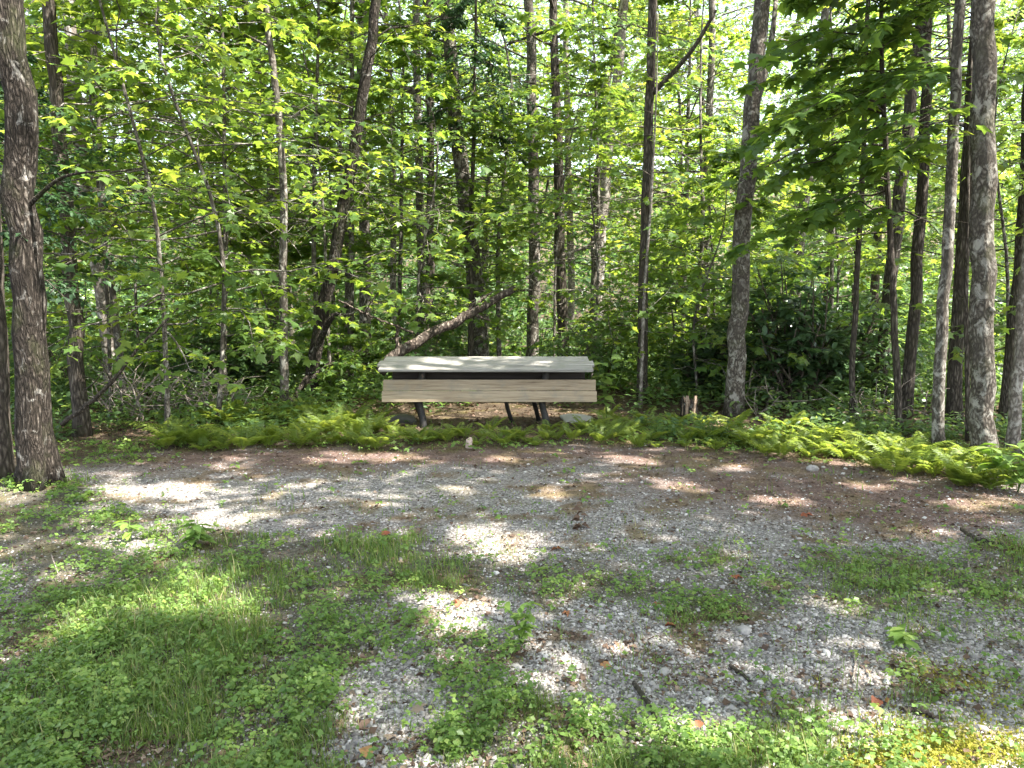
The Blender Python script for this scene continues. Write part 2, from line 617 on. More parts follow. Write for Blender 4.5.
def bark(name, dark, mid, pale, lichen, lich_amt=.55, zs=.22, fs=26, bstr=.8, bdist=.02, moss_amt=0):
    m, nt, p, out = nodes(name)
    v = coords(nt, (1, 1, zs))
    wob = nt.nodes.new('ShaderNodeTexNoise')
    wob.inputs['Scale'].default_value = 9
    wob.inputs['Detail'].default_value = 4
    nt.links.new(v, wob.inputs['Vector'])
    va = nt.nodes.new('ShaderNodeVectorMath')
    va.operation = 'MULTIPLY_ADD'
    va.inputs[1].default_value = (.09, .09, .09)
    nt.links.new(wob.outputs['Color'], va.inputs[0])
    nt.links.new(v, va.inputs[2])
    fur = math_(nt, 'MULTIPLY', voro(nt, va.outputs[0], fs * 1.3, 'DISTANCE_TO_EDGE'), 1.6, True)
    n1 = noise(nt, v, fs * 1.1, 6, .72, .6)
    h = math_(nt, 'ADD', math_(nt, 'MULTIPLY', fur, .8), n1)
    c = ramp(nt, h, [(.5, dark), (.85, mid), (1.25, pale)])
    v2 = coords(nt, (1, 1, .7))
    n2 = noise(nt, v2, 11, 7, .68, .7)
    f = ramp(nt, n2, [(lich_amt + .02, (0, 0, 0)), (lich_amt + .1, (1, 1, 1))])
    c = mix(nt, math_(nt, 'MULTIPLY', f, .75), c, lichen)
    n3 = noise(nt, v2, 3.1, 5, .65)
    f3 = ramp(nt, n3, [(.5, (0, 0, 0)), (.6, (1, 1, 1))])
    c = mix(nt, math_(nt, 'MULTIPLY', f3, .7), c, tuple(.5 * x for x in mid))
    if moss_amt:
        n4 = noise(nt, v2, 3.7, 4)
        f4 = ramp(nt, n4, [(.52, (0, 0, 0)), (.66, (1, 1, 1))])
        c = mix(nt, math_(nt, 'MULTIPLY', f4, moss_amt), c, (.07, .085, .03))
    nt.links.new(c, p.inputs['Base Color'])
    p.inputs['Roughness'].default_value = .9
    p.inputs['Specular IOR Level'].default_value = .15
    bump(nt, h, bstr, bdist, p)
    return m


M['oak'] = bark('oak_bark', (.016, .013, .01), (.062, .05, .041), (.15, .128, .108), (.34, .32, .29), .56, .22, 34, 1, .035, .3)
M['maplebark'] = bark('maple_bark', (.04, .033, .027), (.125, .107, .088), (.22, .195, .168), (.34, .32, .28), .5, .5, 26, .5, .012, .25)
M['greybark'] = bark('grey_bark', (.045, .038, .031), (.135, .118, .1), (.23, .21, .18), (.38, .36, .32), .5, .4, 24, .5, .012)
M['darkbark'] = bark('dark_bark', (.034, .028, .023), (.115, .095, .077), (.2, .172, .145), (.2, .185, .16), .6, .2, 28, .9, .025, .2)
M['palebark'] = bark('pale_bark', (.1, .085, .072), (.26, .225, .195), (.38, .345, .31), (.48, .45, .41), .5, .6, 18, .4, .008)
M['twig'] = bark('twig_bark', (.06, .048, .038), (.13, .105, .08), (.2, .17, .14), (.28, .27, .24), .6, .5, 40, .3, .004)
M['deadwood'] = bark('dead_wood', (.16, .13, .11), (.32, .27, .23), (.46, .41, .36), (.5, .48, .43), .58, .25, 34, .5, .006)
M['redlog'] = bark('fallen_log_bark', (.035, .026, .022), (.12, .095, .078), (.29, .235, .195), (.34, .3, .26), .56, .3, 20, .8, .02)


def wood(name, dark, mid, pale, lich=None):
    m, nt, p, out = nodes(name)
    v = coords(nt, (.35, 9, 9))
    n1 = noise(nt, v, 5.0, 6, .65, .8)
    v3 = coords(nt, (1.2, 40, 40))
    n3 = noise(nt, v3, 3.0, 3)
    h = math_(nt, 'ADD', math_(nt, 'MULTIPLY', n1, .75), math_(nt, 'MULTIPLY', n3, .3))
    c = ramp(nt, h, [(.3, dark), (.5, mid), (.72, pale)])
    t = attr(nt, 'tint')
    c = mix(nt, 1.0, c, ramp(nt, t, [(0, (.72, .72, .72)), (1, (1.2, 1.18, 1.15))]), 'MULTIPLY')
    v2 = coords(nt)
    n2 = noise(nt, v2, 4.5, 5, .65)
    if lich:
        f = ramp(nt, n2, [(.5, (0, 0, 0)), (.64, (1, 1, 1))])
        c = mix(nt, math_(nt, 'MULTIPLY', f, .7), c, lich)
    nt.links.new(c, p.inputs['Base Color'])
    p.inputs['Roughness'].default_value = .8
    p.inputs['Specular IOR Level'].default_value = .25
    bump(nt, h, .5, .004, p)
    return m


M['tan_wood'] = wood('weathered_tan_board', (.11, .08, .05), (.31, .24, .165), (.48, .4, .29), (.24, .21, .165))
M['grey_wood'] = wood('weathered_grey_board', (.08, .074, .064), (.27, .255, .235), (.46, .44, .41), (.2, .2, .17))
M['gap_shade'] = wood('gap_shade_wood', (.012, .01, .009), (.025, .02, .017), (.045, .038, .032))  # almost black: paints in the shade of the gap under the top
M['cut_wood'] = wood('split_stump_wood', (.08, .05, .035), (.24, .165, .12), (.46, .37, .29))

m, nt, p, out = nodes('black_iron')
v = coords(nt)
n = noise(nt, v, 30, 4)
nt.links.new(ramp(nt, n, [(.4, (.012, .011, .01)), (.62, (.03, .026, .023)), (.75, (.09, .05, .03))]), p.inputs['Base Color'])
p.inputs['Roughness'].default_value = .55
p.inputs['Metallic'].default_value = .4
bump(nt, n, .3, .003, p)
M['iron'] = m


def stone_mat(name, stops, sc=7):
    m, nt, p, out = nodes(name)
    v = coords(nt)
    n1 = noise(nt, v, sc, 6, .65)
    t = attr(nt, 'tint')
    f = math_(nt, 'ADD', math_(nt, 'MULTIPLY', n1, .45), math_(nt, 'MULTIPLY', t, .6))
    nt.links.new(ramp(nt, f, stops), p.inputs['Base Color'])
    p.inputs['Roughness'].default_value = .85
    p.inputs['Specular IOR Level'].default_value = .3
    bump(nt, n1, .5, .01, p)
    return m


M['gravel'] = stone_mat('gravel_stone', [(.15, (.06, .054, .05)), (.42, (.205, .188, .178)), (.65, (.37, .343, .325)), (.92, (.6, .565, .54))], 30)
M['slab'] = stone_mat('field_stone', [(.2, (.2, .195, .18)), (.5, (.34, .33, .31)), (.85, (.48, .46, .43))], 9)
M['dark_stone'] = stone_mat('dark_mossy_stone', [(.2, (.03, .028, .024)), (.5, (.07, .066, .055)), (.85, (.13, .13, .1))], 12)
M['pink_stone'] = stone_mat('pink_stone', [(.2, (.24, .17, .14)), (.5, (.4, .3, .25)), (.85, (.5, .4, .35))], 14)

# ground
m, nt, p, out = nodes('forest_ground')
v = coords(nt)
gv, pv, dv, mv = attr(nt, 'grass'), attr(nt, 'pad'), attr(nt, 'dirt'), attr(nt, 'moss')
pebc = voro(nt, v, 85, 'F1', 'Color')
pebd = voro(nt, v, 85, 'F1', 'Distance')
pebc2 = voro(nt, v, 48, 'F1', 'Color')
pebd2 = voro(nt, v, 48, 'F1', 'Distance')
sep = nt.nodes.new('ShaderNodeSeparateColor')
nt.links.new(pebc, sep.inputs[0])
sep2 = nt.nodes.new('ShaderNodeSeparateColor')
nt.links.new(pebc2, sep2.inputs[0])
gr1 = ramp(nt, sep.outputs[0], [(0, (.07, .062, .056)), (.4, (.2, .182, .168)), (.75, (.32, .295, .275)), (1, (.5, .47, .44))])
gr2 = ramp(nt, sep2.outputs[0], [(0, (.08, .07, .062)), (.5, (.23, .205, .19)), (1, (.43, .4, .37))])
nn = noise(nt, v, 2.2, 5, .6)
gravel = mix(nt, ramp(nt, nn, [(.4, (0, 0, 0)), (.6, (1, 1, 1))]), gr1, gr2)
nfine = noise(nt, v, 40, 5, .7)
nmid = noise(nt, v, 8, 5, .65)
dirt = ramp(nt, math_(nt, 'ADD', math_(nt, 'MULTIPLY', nfine, .6), math_(nt, 'MULTIPLY', nmid, .4)),
            [(.3, (.06, .038, .031)), (.48, (.145, .096, .08)), (.64, (.27, .195, .17)), (.8, (.42, .33, .3))])
soil = ramp(nt, math_(nt, 'ADD', math_(nt, 'MULTIPLY', nfine, .6), math_(nt, 'MULTIPLY', nmid, .4)),
            [(.32, (.035, .03, .02)), (.5, (.075, .065, .04)), (.7, (.15, .125, .085))])
floor = ramp(nt, math_(nt, 'ADD', math_(nt, 'MULTIPLY', nfine, .5), math_(nt, 'MULTIPLY', nmid, .5)),
             [(.32, (.04, .03, .02)), (.5, (.09, .065, .045)), (.7, (.17, .13, .09))])
padc = mix(nt, dv, gravel, dirt)
padc = mix(nt, math_(nt, 'MULTIPLY', gv, .75), padc, soil)
c = mix(nt, pv, floor, padc)
mossc = ramp(nt, nfine, [(.35, (.14, .13, .025)), (.6, (.3, .27, .05))])
c = mix(nt, mv, c, mossc)
nt.links.new(c, p.inputs['Base Color'])
p.inputs['Roughness'].default_value = .95
p.inputs['Specular IOR Level'].default_value = .15
hh = math_(nt, 'ADD', math_(nt, 'MULTIPLY', pebd, -1.0), math_(nt, 'MULTIPLY', nfine, .5))
bump(nt, hh, .9, .018, p)
M['ground'] = m

# ------------------------------------------------------------------ ground sheet
xs = np.concatenate([-8 - np.geomspace(.1, 190, 60)[::-1], np.arange(-8, 8.01, .06), 8 + np.geomspace(.1, 190, 60)])
ys = np.concatenate([-np.geomspace(.3, 60, 24)[::-1] + 1.2, np.arange(1.2, 11.5, .06), 11.5 + np.geomspace(.1, 220, 80)])
X, Y = np.meshgrid(xs, ys)
Z = tz(X, Y)
g, ipad, drt, mss = masks(X.ravel(), Y.ravel())
n_, m_ = X.shape
i = np.arange(n_ - 1)[:, None] * m_ + np.arange(m_ - 1)[None]
Q = np.stack([i, i + 1, i + m_ + 1, i + m_], -1).reshape(-1, 4)
ga = Acc()
ga.add(np.stack([X, Y, Z], -1).reshape(-1, 3), Q)
gm = ga.mesh('ground', True)
for nm, val in (('grass', g), ('pad', ipad), ('dirt', drt), ('moss', mss)):
    at_ = gm.attributes.new(nm, 'FLOAT', 'POINT')
    at_.data.foreach_set('value', np.asarray(val, np.float32))
ground = obj('ground', gm, M['ground'])
tag(ground, kind='structure')

# ------------------------------------------------------------------ named trees, placed where they stand
rng = np.random.default_rng(11)


def px_path(pts, Yd, height, lean_y=0.0):
    """base-up polyline in the picture at depth Yd -> world path, continued to full height"""
    P = [at(x, y, Yd) for x, y in pts]
    z0 = float(tz(P[0][0], Yd))
    if P[0][2] > z0 + .02:
        d = P[0] - P[1]
        k = min(2.0, (P[0][2] - z0) / max(.05, -d[2])) if d[2] < 0 else 0
        b = P[0] + d * k * .6
        b[2] = z0 - .08
        P = [b] + P
    else:
        P[0] = P[0].copy()
        P[0][2] = z0 - .08
    d = P[-1] - P[-2]
    d = d / np.linalg.norm(d)
    d = d * .6 + np.array([0, 0, .4])
    top = P[-1][2]
    if height > top:
        L = (height - top) / d[2]
        P.append(P[-1] + d * L * .5)
        P.append(P[-1] + np.array([0, lean_y, 1.0]) * (height - P[-1][2]))
    return np.array(P)


def tree_object(name, label, path, r0, r1, bk, lm='leaf', cat='tree', group=None, seed=0, **kw):
    rg = np.random.default_rng(seed)
    base = path[0].copy()
    base[2] += .08
    ex = [(np.asarray(q) - base, a, b) for q, a, b in kw.pop('extra', [])]
    t, b, l = grow(rg, path - base, r0 * .9, r1 * .8, off=base, extra=ex, **kw)
    root = empty(name, base, label, cat, group)
    obj('trunk', t, M[bk], root, True)
    l.join(b, 1)
    obj('crown', l, [M[lm], M[bk if bk != 'palebark' else 'twig']], root)
    return root


TALL = dict(t0=.5, nb=22, bl=3.0, up=.45, droop=.15, leaf=.17, per=8, tw=8, keep=sun_filter, flat=.45)


def T(**k):
    d = dict(TALL)
    d.update(k)
    return d


def lobes_oak(h, th):
    k = np.exp(-h * 26)[:, None]
    return 1 + k * (.28 * np.cos(3 * th + .6) + .15 * np.cos(5 * th + 1.3))[None]


def pxr(w, Yd):
    return w * .5 * Yd / F


# (label, [(px,py) base->top], depth, width low, width top(px at top), bark, height, kwargs)
tree_object('oak_tree', 'big rugged grey-brown trunk with flared base at the left edge of the clearing',
            px_path([(36, 488), (32, 400), (27, 270), (19, 130), (7, 0)], 5.85, 15), pxr(34, 5.85), .07, 'oak', seed=1,
            sides=28, rings=60, lobes=lobes_oak, flare=.5, rough=.06, **T(nb=24, bl=3.4, t0=.42,
            extra=[([at(24, 210, 5.85), at(60, 175, 5.7), at(110, 170, 5.6)], .02, .005)]))
tree_object('oak_tree', 'dark narrow trunk half hidden behind the big trunk at the left edge',
            px_path([(2, 495), (0, 420), (-6, 300), (-16, 100)], 6.1, 12), pxr(24, 6.1), .05, 'darkbark', seed=2, sides=14, rings=40, **T(nb=14))
tree_object('dark_tree', 'dark slender trunk with snapped side twigs right of the big left trunk',
            px_path([(84, 458), (80, 400), (75, 330), (66, 220), (58, 110), (50, 0)], 8.0, 12), pxr(17, 8.0), .03, 'darkbark', seed=3, sides=12, rings=40,
            **T(nb=14, extra=[([at(76, 330, 8.), at(86, 300, 7.9), at(85, 275, 7.9)], .012, .004), ([at(78, 392, 8.), at(92, 386, 7.9), at(104, 370, 7.8)], .01, .003)]))
tree_object('pinkish_tree', 'pink-grey lit trunk standing behind the dead brush on the left',
            px_path([(117, 440), (111, 350), (98, 270), (84, 190), (74, 90), (68, 0)], 10.6, 14), pxr(15, 10.6), .04, 'palebark', seed=4, sides=12, rings=36, **T(nb=14, per=6))
tree_object('slender_tree', 'slender pale grey tree with a forking limb left of the bench',
            px_path([(285, 404), (283, 330), (284, 240), (283, 150), (277, 90), (265, 0)], 9.6, 11), pxr(10, 9.6), .02, 'greybark', 'maple', seed=5, sides=10, rings=36,
            **T(nb=26, t0=.28, bl=1.7, leaf=.12, tmpl=MAPLE, tw=6, per=7, up=.25, tbase=.6,
                extra=[([at(284, 125, 9.6), at(310, 104, 9.4), at(330, 98, 9.3), at(352, 108, 9.2)], .022, .008)]))
tree_object('leaning_tree', 'leaning dark mottled trunk with raised roots left of the bench',
            px_path([(308, 398), (316, 340), (332, 270), (346, 200), (357, 130), (372, 40)], 10.4, 12), pxr(15, 10.4), .035, 'oak', 'maple', seed=6, sides=14, rings=40,
            **T(nb=24, t0=.32, bl=2.0, leaf=.12, tmpl=MAPLE, tbase=.65, extra=[([at(310, 375, 10.4), at(298, 392, 10.1), at(286, 405, 9.9)], .05, .02),
                       ([at(318, 345, 10.4), at(330, 318, 10.2), at(352, 302, 10.1)], .05, .025)]))
tree_object('broad_tree', 'broad brown trunk with pale base behind the fallen log',
            px_path([(481, 345), (476, 290), (470, 240), (463, 180), (455, 110), (446, 0)], 13.0, 16), pxr(20, 13.0), .05, 'maplebark', seed=7, sides=14, rings=40,
            **T(extra=[([at(470, 262, 13), at(455, 268, 12.6), at(440, 255, 12.3), at(432, 228, 12.1), at(425, 214, 12)], .04, .015),
                       ([at(450, 95, 13), at(430, 92, 12.7), at(400, 88, 12.4)], .07, .04)]))
tree_object('straight_tree', 'straight grey trunk behind the middle of the bench',
            px_path([(533, 345), (534, 270), (534, 180), (531, 80), (529, 0)], 14.0, 17), pxr(14, 14.0), .05, 'maplebark', seed=8, sides=12, rings=36,
            **T(extra=[([at(538, 220, 14), at(546, 195, 13.8), at(548, 180, 13.7)], .03, .02)]))
tree_object('forked_tree', 'dark trunk with a long rising limb between bench and stump',
            px_path([(643, 392), (642, 320), (645, 240), (648, 150), (651, 70), (653, 0)], 10.4, 14), pxr(12, 10.4), .04, 'darkbark', seed=9, sides=12, rings=36,
            **T(extra=[([at(651, 95, 10.4), at(672, 74, 10.2), at(695, 48, 10.1), at(716, 10, 10)], .035, .02)]))
tree_object('thin_tree', 'pole-thin pale stem in front of the trunk with the rising limb',
            px_path([(641, 388), (643, 320), (646, 270), (650, 220)], 10.0, 5), pxr(4.5, 10), .008, 'palebark', 'maple', seed=10, sides=6, rings=20,
            t0=.35, nb=12, bl=.8, leaf=.1, tmpl=MAPLE, per=6, tw=5)
tree_object('spotted_tree', 'tall grey-brown trunk with dark branch scars beside the dark evergreen shrub',
            px_path([(734, 418), (738, 340), (742, 260), (748, 160), (756, 70), (762, 0)], 9.4, 15), pxr(20, 9.4), .06, 'maplebark', seed=11, sides=18, rings=56,
            **T(extra=[([at(757, 100, 9.4), at(766, 70, 9.5), at(772, 40, 9.6), at(776, 0, 9.7)], .05, .03)]))
tree_object('birch_tree', 'slender mottled grey tree standing in the ferns on the right',
            px_path([(939, 458), (937, 400), (942, 320), (949, 230), (954, 120), (959, 0)], 7.05, 13), pxr(12.5, 7.05), .03, 'greybark', seed=12, sides=14, rings=44, **T(nb=18))
tree_object('mottled_tree', 'thick lichen-mottled straight trunk at the right edge of the pad',
            px_path([(980, 468), (982, 380), (983, 270), (983, 150), (984, 0)], 6.75, 16), pxr(25, 6.75), .07, 'maplebark', seed=13, sides=24, rings=64,
            **T(nb=26, bl=3.4, extra=[([at(981, 315, 6.75), at(989, 309, 6.68), at(993, 307, 6.66)], .05, .045)]))
tree_object('pale_tree', 'pale peeling leaning trunk at the far right edge of the photo',
            px_path([(1010, 462), (1017, 400), (1024, 320), (1030, 240), (1038, 100)], 7.2, 12), pxr(13, 7.2), .04, 'palebark', seed=14, sides=12, rings=36, **T(nb=14))
tree_object('dark_tree', 'dark trunk behind the pale leaning one at the far right',
            px_path([(1003, 455), (1012, 360), (1020, 270), (1026, 180), (1034, 0)], 8.4, 13), pxr(14, 8.4), .05, 'darkbark', seed=15, sides=10, rings=30, **T(nb=14))
tree_object('dark_tree', 'dark trunk right of the evergreen shrub, left one of a close pair',
            px_path([(876, 440), (882, 360), (892, 270), (903, 180), (916, 60)], 10.5, 14), pxr(15, 10.5), .05, 'darkbark', seed=16, sides=10, rings=34, **T(nb=16))
tree_object('dark_tree', 'dark trunk right of the evergreen shrub, right one of a close pair',
            px_path([(903, 442), (910, 360), (918, 280), (922, 200), (925, 80)], 9.2, 13), pxr(13, 9.2), .045, 'darkbark', seed=17, sides=10, rings=34, **T(nb=16))
tree_object('thin_tree', 'thin dark stem at the right side of the evergreen shrub',
            px_path([(852, 440), (852, 360), (856, 280), (862, 200), (866, 60)], 9.0, 9), pxr(7, 9.0), .02, 'darkbark', 'maple', seed=18, sides=8, rings=28,
            **T(t0=.3, nb=16, bl=1.2, leaf=.11, tmpl=MAPLE))
tree_object('brown_tree', 'brown trunk between the slender grey tree and the thick mottled trunk',
            px_path([(954, 440), (955, 360), (960, 280), (966, 190), (972, 90)], 8.8, 12), pxr(15, 8.8), .04, 'darkbark', seed=19, sides=10, rings=30, **T(nb=14))
tree_object('grey_tree', 'short-looking grey leaning trunk far behind the evergreen shrub',
            px_path([(792, 330), (796, 270), (804, 210), (815, 120)], 16, 14), pxr(13, 16), .05, 'greybark', seed=20, sides=9, rings=26, **T(nb=16))
tree_object('pale_tree', 'pale trunk seen through leaves right of the straight trunk',
            px_path([(596, 330), (600, 240), (610, 140), (620, 50), (626, -20)], 17, 17), pxr(13, 17), .06, 'palebark', seed=21, sides=9, rings=26, **T(nb=18))
tree_object('grey_tree', 'grey trunk far behind between the rising limb and spotted trunk',
            px_path([(705, 330), (706, 260), (708, 190), (710, 80)], 18, 16), pxr(10, 18), .05, 'greybark', seed=22, sides=9, rings=26, **T(nb=18))
tree_object('grey_tree', 'grey trunk behind the left end of the fallen log',
            px_path([(423, 345), (421, 270), (420, 200), (418, 100)], 14.5, 15), pxr(10, 14.5), .05, 'greybark', seed=23, sides=9, rings=26, **T(nb=18))
tree_object('thin_tree', 'thin grey stem between the leaning trunk and the fallen log',
            px_path([(350, 350), (352, 300), (351, 240), (352, 150)], 12, 10), pxr(8, 12), .02, 'greybark', 'maple', seed=24, sides=8, rings=24, **T(t0=.35, nb=16, bl=1.3, leaf=.11, tmpl=MAPLE))
tree_object('pale_tree', 'pale thin trunk far behind the leaning trunk',
            px_path([(572, 330), (569, 220), (568, 130), (566, 40)], 20, 17), pxr(9, 20), .06, 'palebark', seed=25, sides=8, rings=24, **T(nb=18))

# unseen trees added to shade the gravel, crowns cut for sun patches (trunks beside and behind the viewer)
for k, (x, y, h, bl) in enumerate([(9.6, 2.3, 15, 4.6), (7.6, -1.0, 15.5, 4.6), (3.4, -2.6, 15, 4.6), (11, 6.5, 16, 4.2), (12.5, 1.5, 16, 4.4),
                                   (-.6, -4.2, 14, 4.2), (8.6, -4.2, 16, 4.6), (13.5, 10.5, 15, 4.0), (-5, -2.5, 13, 3.6), (5.9, 5.3, 14.5, 4.4), (4.0, .2, 14, 4.6), (5.1, 3.1, 14, 4.0), (9.6, 8.6, 14, 3.6)]):
    z0 = float(tz(x, y))
    path = np.array([[x, y, z0 - .08], [x + .1, y, 4], [x - .2, y + .1, 9], [x - .5, y + .2, h]])
    tree_object('added_shade_tree', 'added tall tree outside the frame whose crown shades the gravel clearing', path, .16, .03, 'maplebark', group='added shade trees around the clearing',
                seed=60 + k, t0=.44, nb=36, rbmax=.009, bl=bl, up=.3, droop=.12, leaf=.23, per=13, tw=10, keep=sun_filter, flat=.35, sides=10, rings=20, shape=.7, twig_tubes=False)

# ------------------------------------------------------------------ understorey, built once and repeated
protos = {}


def proto(key, n, fn):
    protos[key] = [fn(i) for i in range(n)]


def park(root):
    """remember a built tree as source; it is placed first, copied afterwards"""
    root['used'] = 0
    return root


def sapling(i):
    rg = np.random.default_rng(200 + i)
    h = [4.2, 5.5, 3.4, 6.5, 5.0][i % 5]
    path = np.array([[0, 0, -.1], [rg.normal(0, .1), rg.normal(0, .1), h * .35], [rg.normal(0, .25), rg.normal(0, .25), h * .7], [rg.normal(0, .35), rg.normal(0, .35), h]])
    t, b, l = grow(rg, path, .012 + .0028 * h, .004, t0=.14, nb=34, bl=.36 * h ** .8 + .35, up=.25, droop=.35, leaf=.105, per=8, tw=7, tmpl=MAPLE,
                   flat=.32, sides=7, rings=16, shape=.75, tbase=.5)
    return t, b, l, 'greybark', 'maple'


def midtree(i):
    rg = np.random.default_rng(300 + i)
    h = [9, 11, 10, 12][i % 4]
    path = np.array([[0, 0, -.1], [rg.normal(0, .2), rg.normal(0, .2), h * .35], [rg.normal(0, .4), rg.normal(0, .4), h * .7], [rg.normal(0, .5), rg.normal(0, .5), h]])
    t, b, l = grow(rg, path, .045 + .004 * h, .012, t0=.3, nb=50, bl=2.3, up=.3, droop=.25, leaf=.11, per=13, tw=9, tmpl=OVAL if i % 2 else MAPLE,
                   flat=.4, sides=9, rings=24, shape=.8, tbase=.45 + .08 * (i % 3))
    return t, b, l, ['maplebark', 'greybark', 'maplebark', 'darkbark'][i % 4], 'leaf' if i % 2 else 'maple'


def talltree(i):
    rg = np.random.default_rng(400 + i)
    h = [17, 19, 16][i % 3]
    path = np.array([[0, 0, -.1], [rg.normal(0, .2), rg.normal(0, .2), h * .35], [rg.normal(0, .5), rg.normal(0, .5), h * .7], [rg.normal(0, .7), rg.normal(0, .7), h]])
    t, b, l = grow(rg, path, .1 + .015 * (i % 3), .03, t0=.3, nb=52, bl=3.2, up=.4, droop=.2, leaf=.16, per=13, tw=9, tmpl=SIMPLE,
                   flat=.45, sides=9, rings=26, shape=.8, tbase=.45, twig_tubes=False)
    return t, b, l, ['maplebark', 'greybark', 'darkbark'][i % 3], 'leaf'


def shrub(i):
    rg = np.random.default_rng(500 + i)
    t, b, l = Acc(), Acc(), Acc()
    for s in range(5):
        a = rg.uniform(0, 6.28)
        h = rg.uniform(.9, 1.9)
        path = np.array([[0, 0, -.1], [.15 * math.cos(a) * h, .15 * math.sin(a) * h, h * .5], [.4 * math.cos(a) * h, .4 * math.sin(a) * h, h]])
        t_, b_, l_ = grow(rg, path, .014, .004, t0=.2, nb=11, bl=.55, up=.3, droop=.3, leaf=.105, per=6, tw=4, tmpl=OVAL if i % 2 else MAPLE,
                          flat=.4, sides=5, rings=8, tbase=.42)
        for d, s_ in ((t, t_), (b, b_), (l, l_)):
            d.join(s_)
    return t, b, l, 'twig', 'leaf' if i % 2 else 'maple'


class Kind:
    def __init__(self, name, cat, fn, n, parts=('trunk', 'crown')):
        self.name, self.cat, self.src = name, cat, []
        self.used = [False] * n
        for i in range(n):
            t, b, l, bk, lm = fn(i)
            root = bpy.data.objects.new(name, None)
            COL.objects.link(root)
            root['category'] = cat
            obj(parts[0], t, M[bk], root, True)
            l.join(b, 1)
            obj(parts[1], l, [M[lm], M['twig' if bk == 'palebark' else bk]], root)
            self.src.append(root)

    def place(self, i, x, y, rz, s, label, group, z=None):
        i %= len(self.src)
        o = self.src[i]
        if self.used[i]:
            o = copy_tree(o)
        self.used[i] = True
        o.location = (x, y, float(tz(x, y)) if z is None else z)
        o.rotation_euler = (0, 0, rz)
        o.scale = (s, s, s)
        o['label'] = label
        o['group'] = group
        return o


K_SAP = Kind('maple_sapling', 'sapling', sapling, 5)
K_MID = Kind('leafy_tree', 'tree', midtree, 4)
K_TALL = Kind('forest_tree', 'tree', talltree, 3)


K_SHR = Kind('leafy_shrub', 'shrub', shrub, 4, ('stem', 'crown'))

rf = np.random.default_rng(5)


def zone(x, y):
    px = CX + F * x / y
    if px < 250:
        return 'behind the big left trunk and dead brush', 'left'
    if px < 620:
        return 'behind the bench', 'middle'
    return 'behind the stump and evergreen shrub', 'right'


def scatter(kind, what, y0, y1, step, smin, smax, avoid=None, fov=.78):
    n = 0
    y = y0
    while y < y1:
        w = y * fov + .8
        st = step * (y / y0) ** .5
        x = -w + rf.random() * st
        while x < w:
            xx, yy = x + rf.normal(0, st * .25), y + rf.normal(0, st * .3)
            if yy > y0 - .4 and (avoid is None or not avoid(xx, yy)):
                where, zn = zone(xx, yy)
                kind.place(int(rf.integers(0, 99)), xx, yy, rf.uniform(0, 6.28), rf.uniform(smin, smax),
                           f'{what} {where}', f'{kind.name.replace("_", " ")}s in the {zn} of the wood')
                n += 1
            x += st
        y += st * .9
    return n


def av_view(x, y):
    px = CX + F * x / y
    # keep the view to the bench and the open strip beside it
    return (y < 12.2 and 345 < px < 545) or (y < 11 and 340 < px < 640)


nsap = scatter(K_SAP, 'young broad-leaved sapling', 10.4, 20, 3.2, .75, 1.2, av_view)
nmid = scatter(K_MID, 'leafy mid-sized tree', 13.5, 27, 3.4, .8, 1.25, lambda x, y: x > 3.5 and y < 18 and math.sin(x * 7 + y * 3) > 0)
ntal = scatter(K_TALL, 'tall forest tree with a high crown', 15, 27, 5.2, .85, 1.15, lambda x, y: (x > .5 and y < 22) or 500 < CX + F * x / y < 640)
nshr = scatter(K_SHR, 'loose green shrub on the wood floor', 10.6, 20, 1.7, .6, 1.1, lambda x, y: y < 10.2 and -1.9 < x < 1.6)
print('counts', nsap, nmid, ntal, nshr)

# saplings one can tell apart, close to the clearing
for i, px, Yd, s, rz, lab in [
        (1, 215, 8.6, 1.15, .3, 'bright green maple sapling left of the slender pale tree'),
        (3, 165, 8.0, 1.0, 2.2, 'maple sapling leaning over the left edge of the ferns'),
        (3, 110, 9.6, .95, 4.0, 'tall leafy sapling behind the bare curved branch'),
        (3, 330, 11.2, 1.05, 1.0, 'yellow-green sapling in sun left of the fallen log'),
        (4, 415, 11.6, 1.1, 5.2, 'leafy sapling just behind the fallen log'),
        (2, 700, 10.4, 1.0, 2.6, 'sapling behind the split stump'),
        (1, 590, 11.4, .9, .9, 'leafy sapling behind the right end of the bench'),
        (4, 1010, 8.9, 1.0, 3.0, 'leafy sapling behind the thick mottled trunk')]:
    p = at(px, 380, Yd)
    K_SAP.place(i, p[0], Yd, rz, s, lab, 'maple saplings at the edge of the clearing')

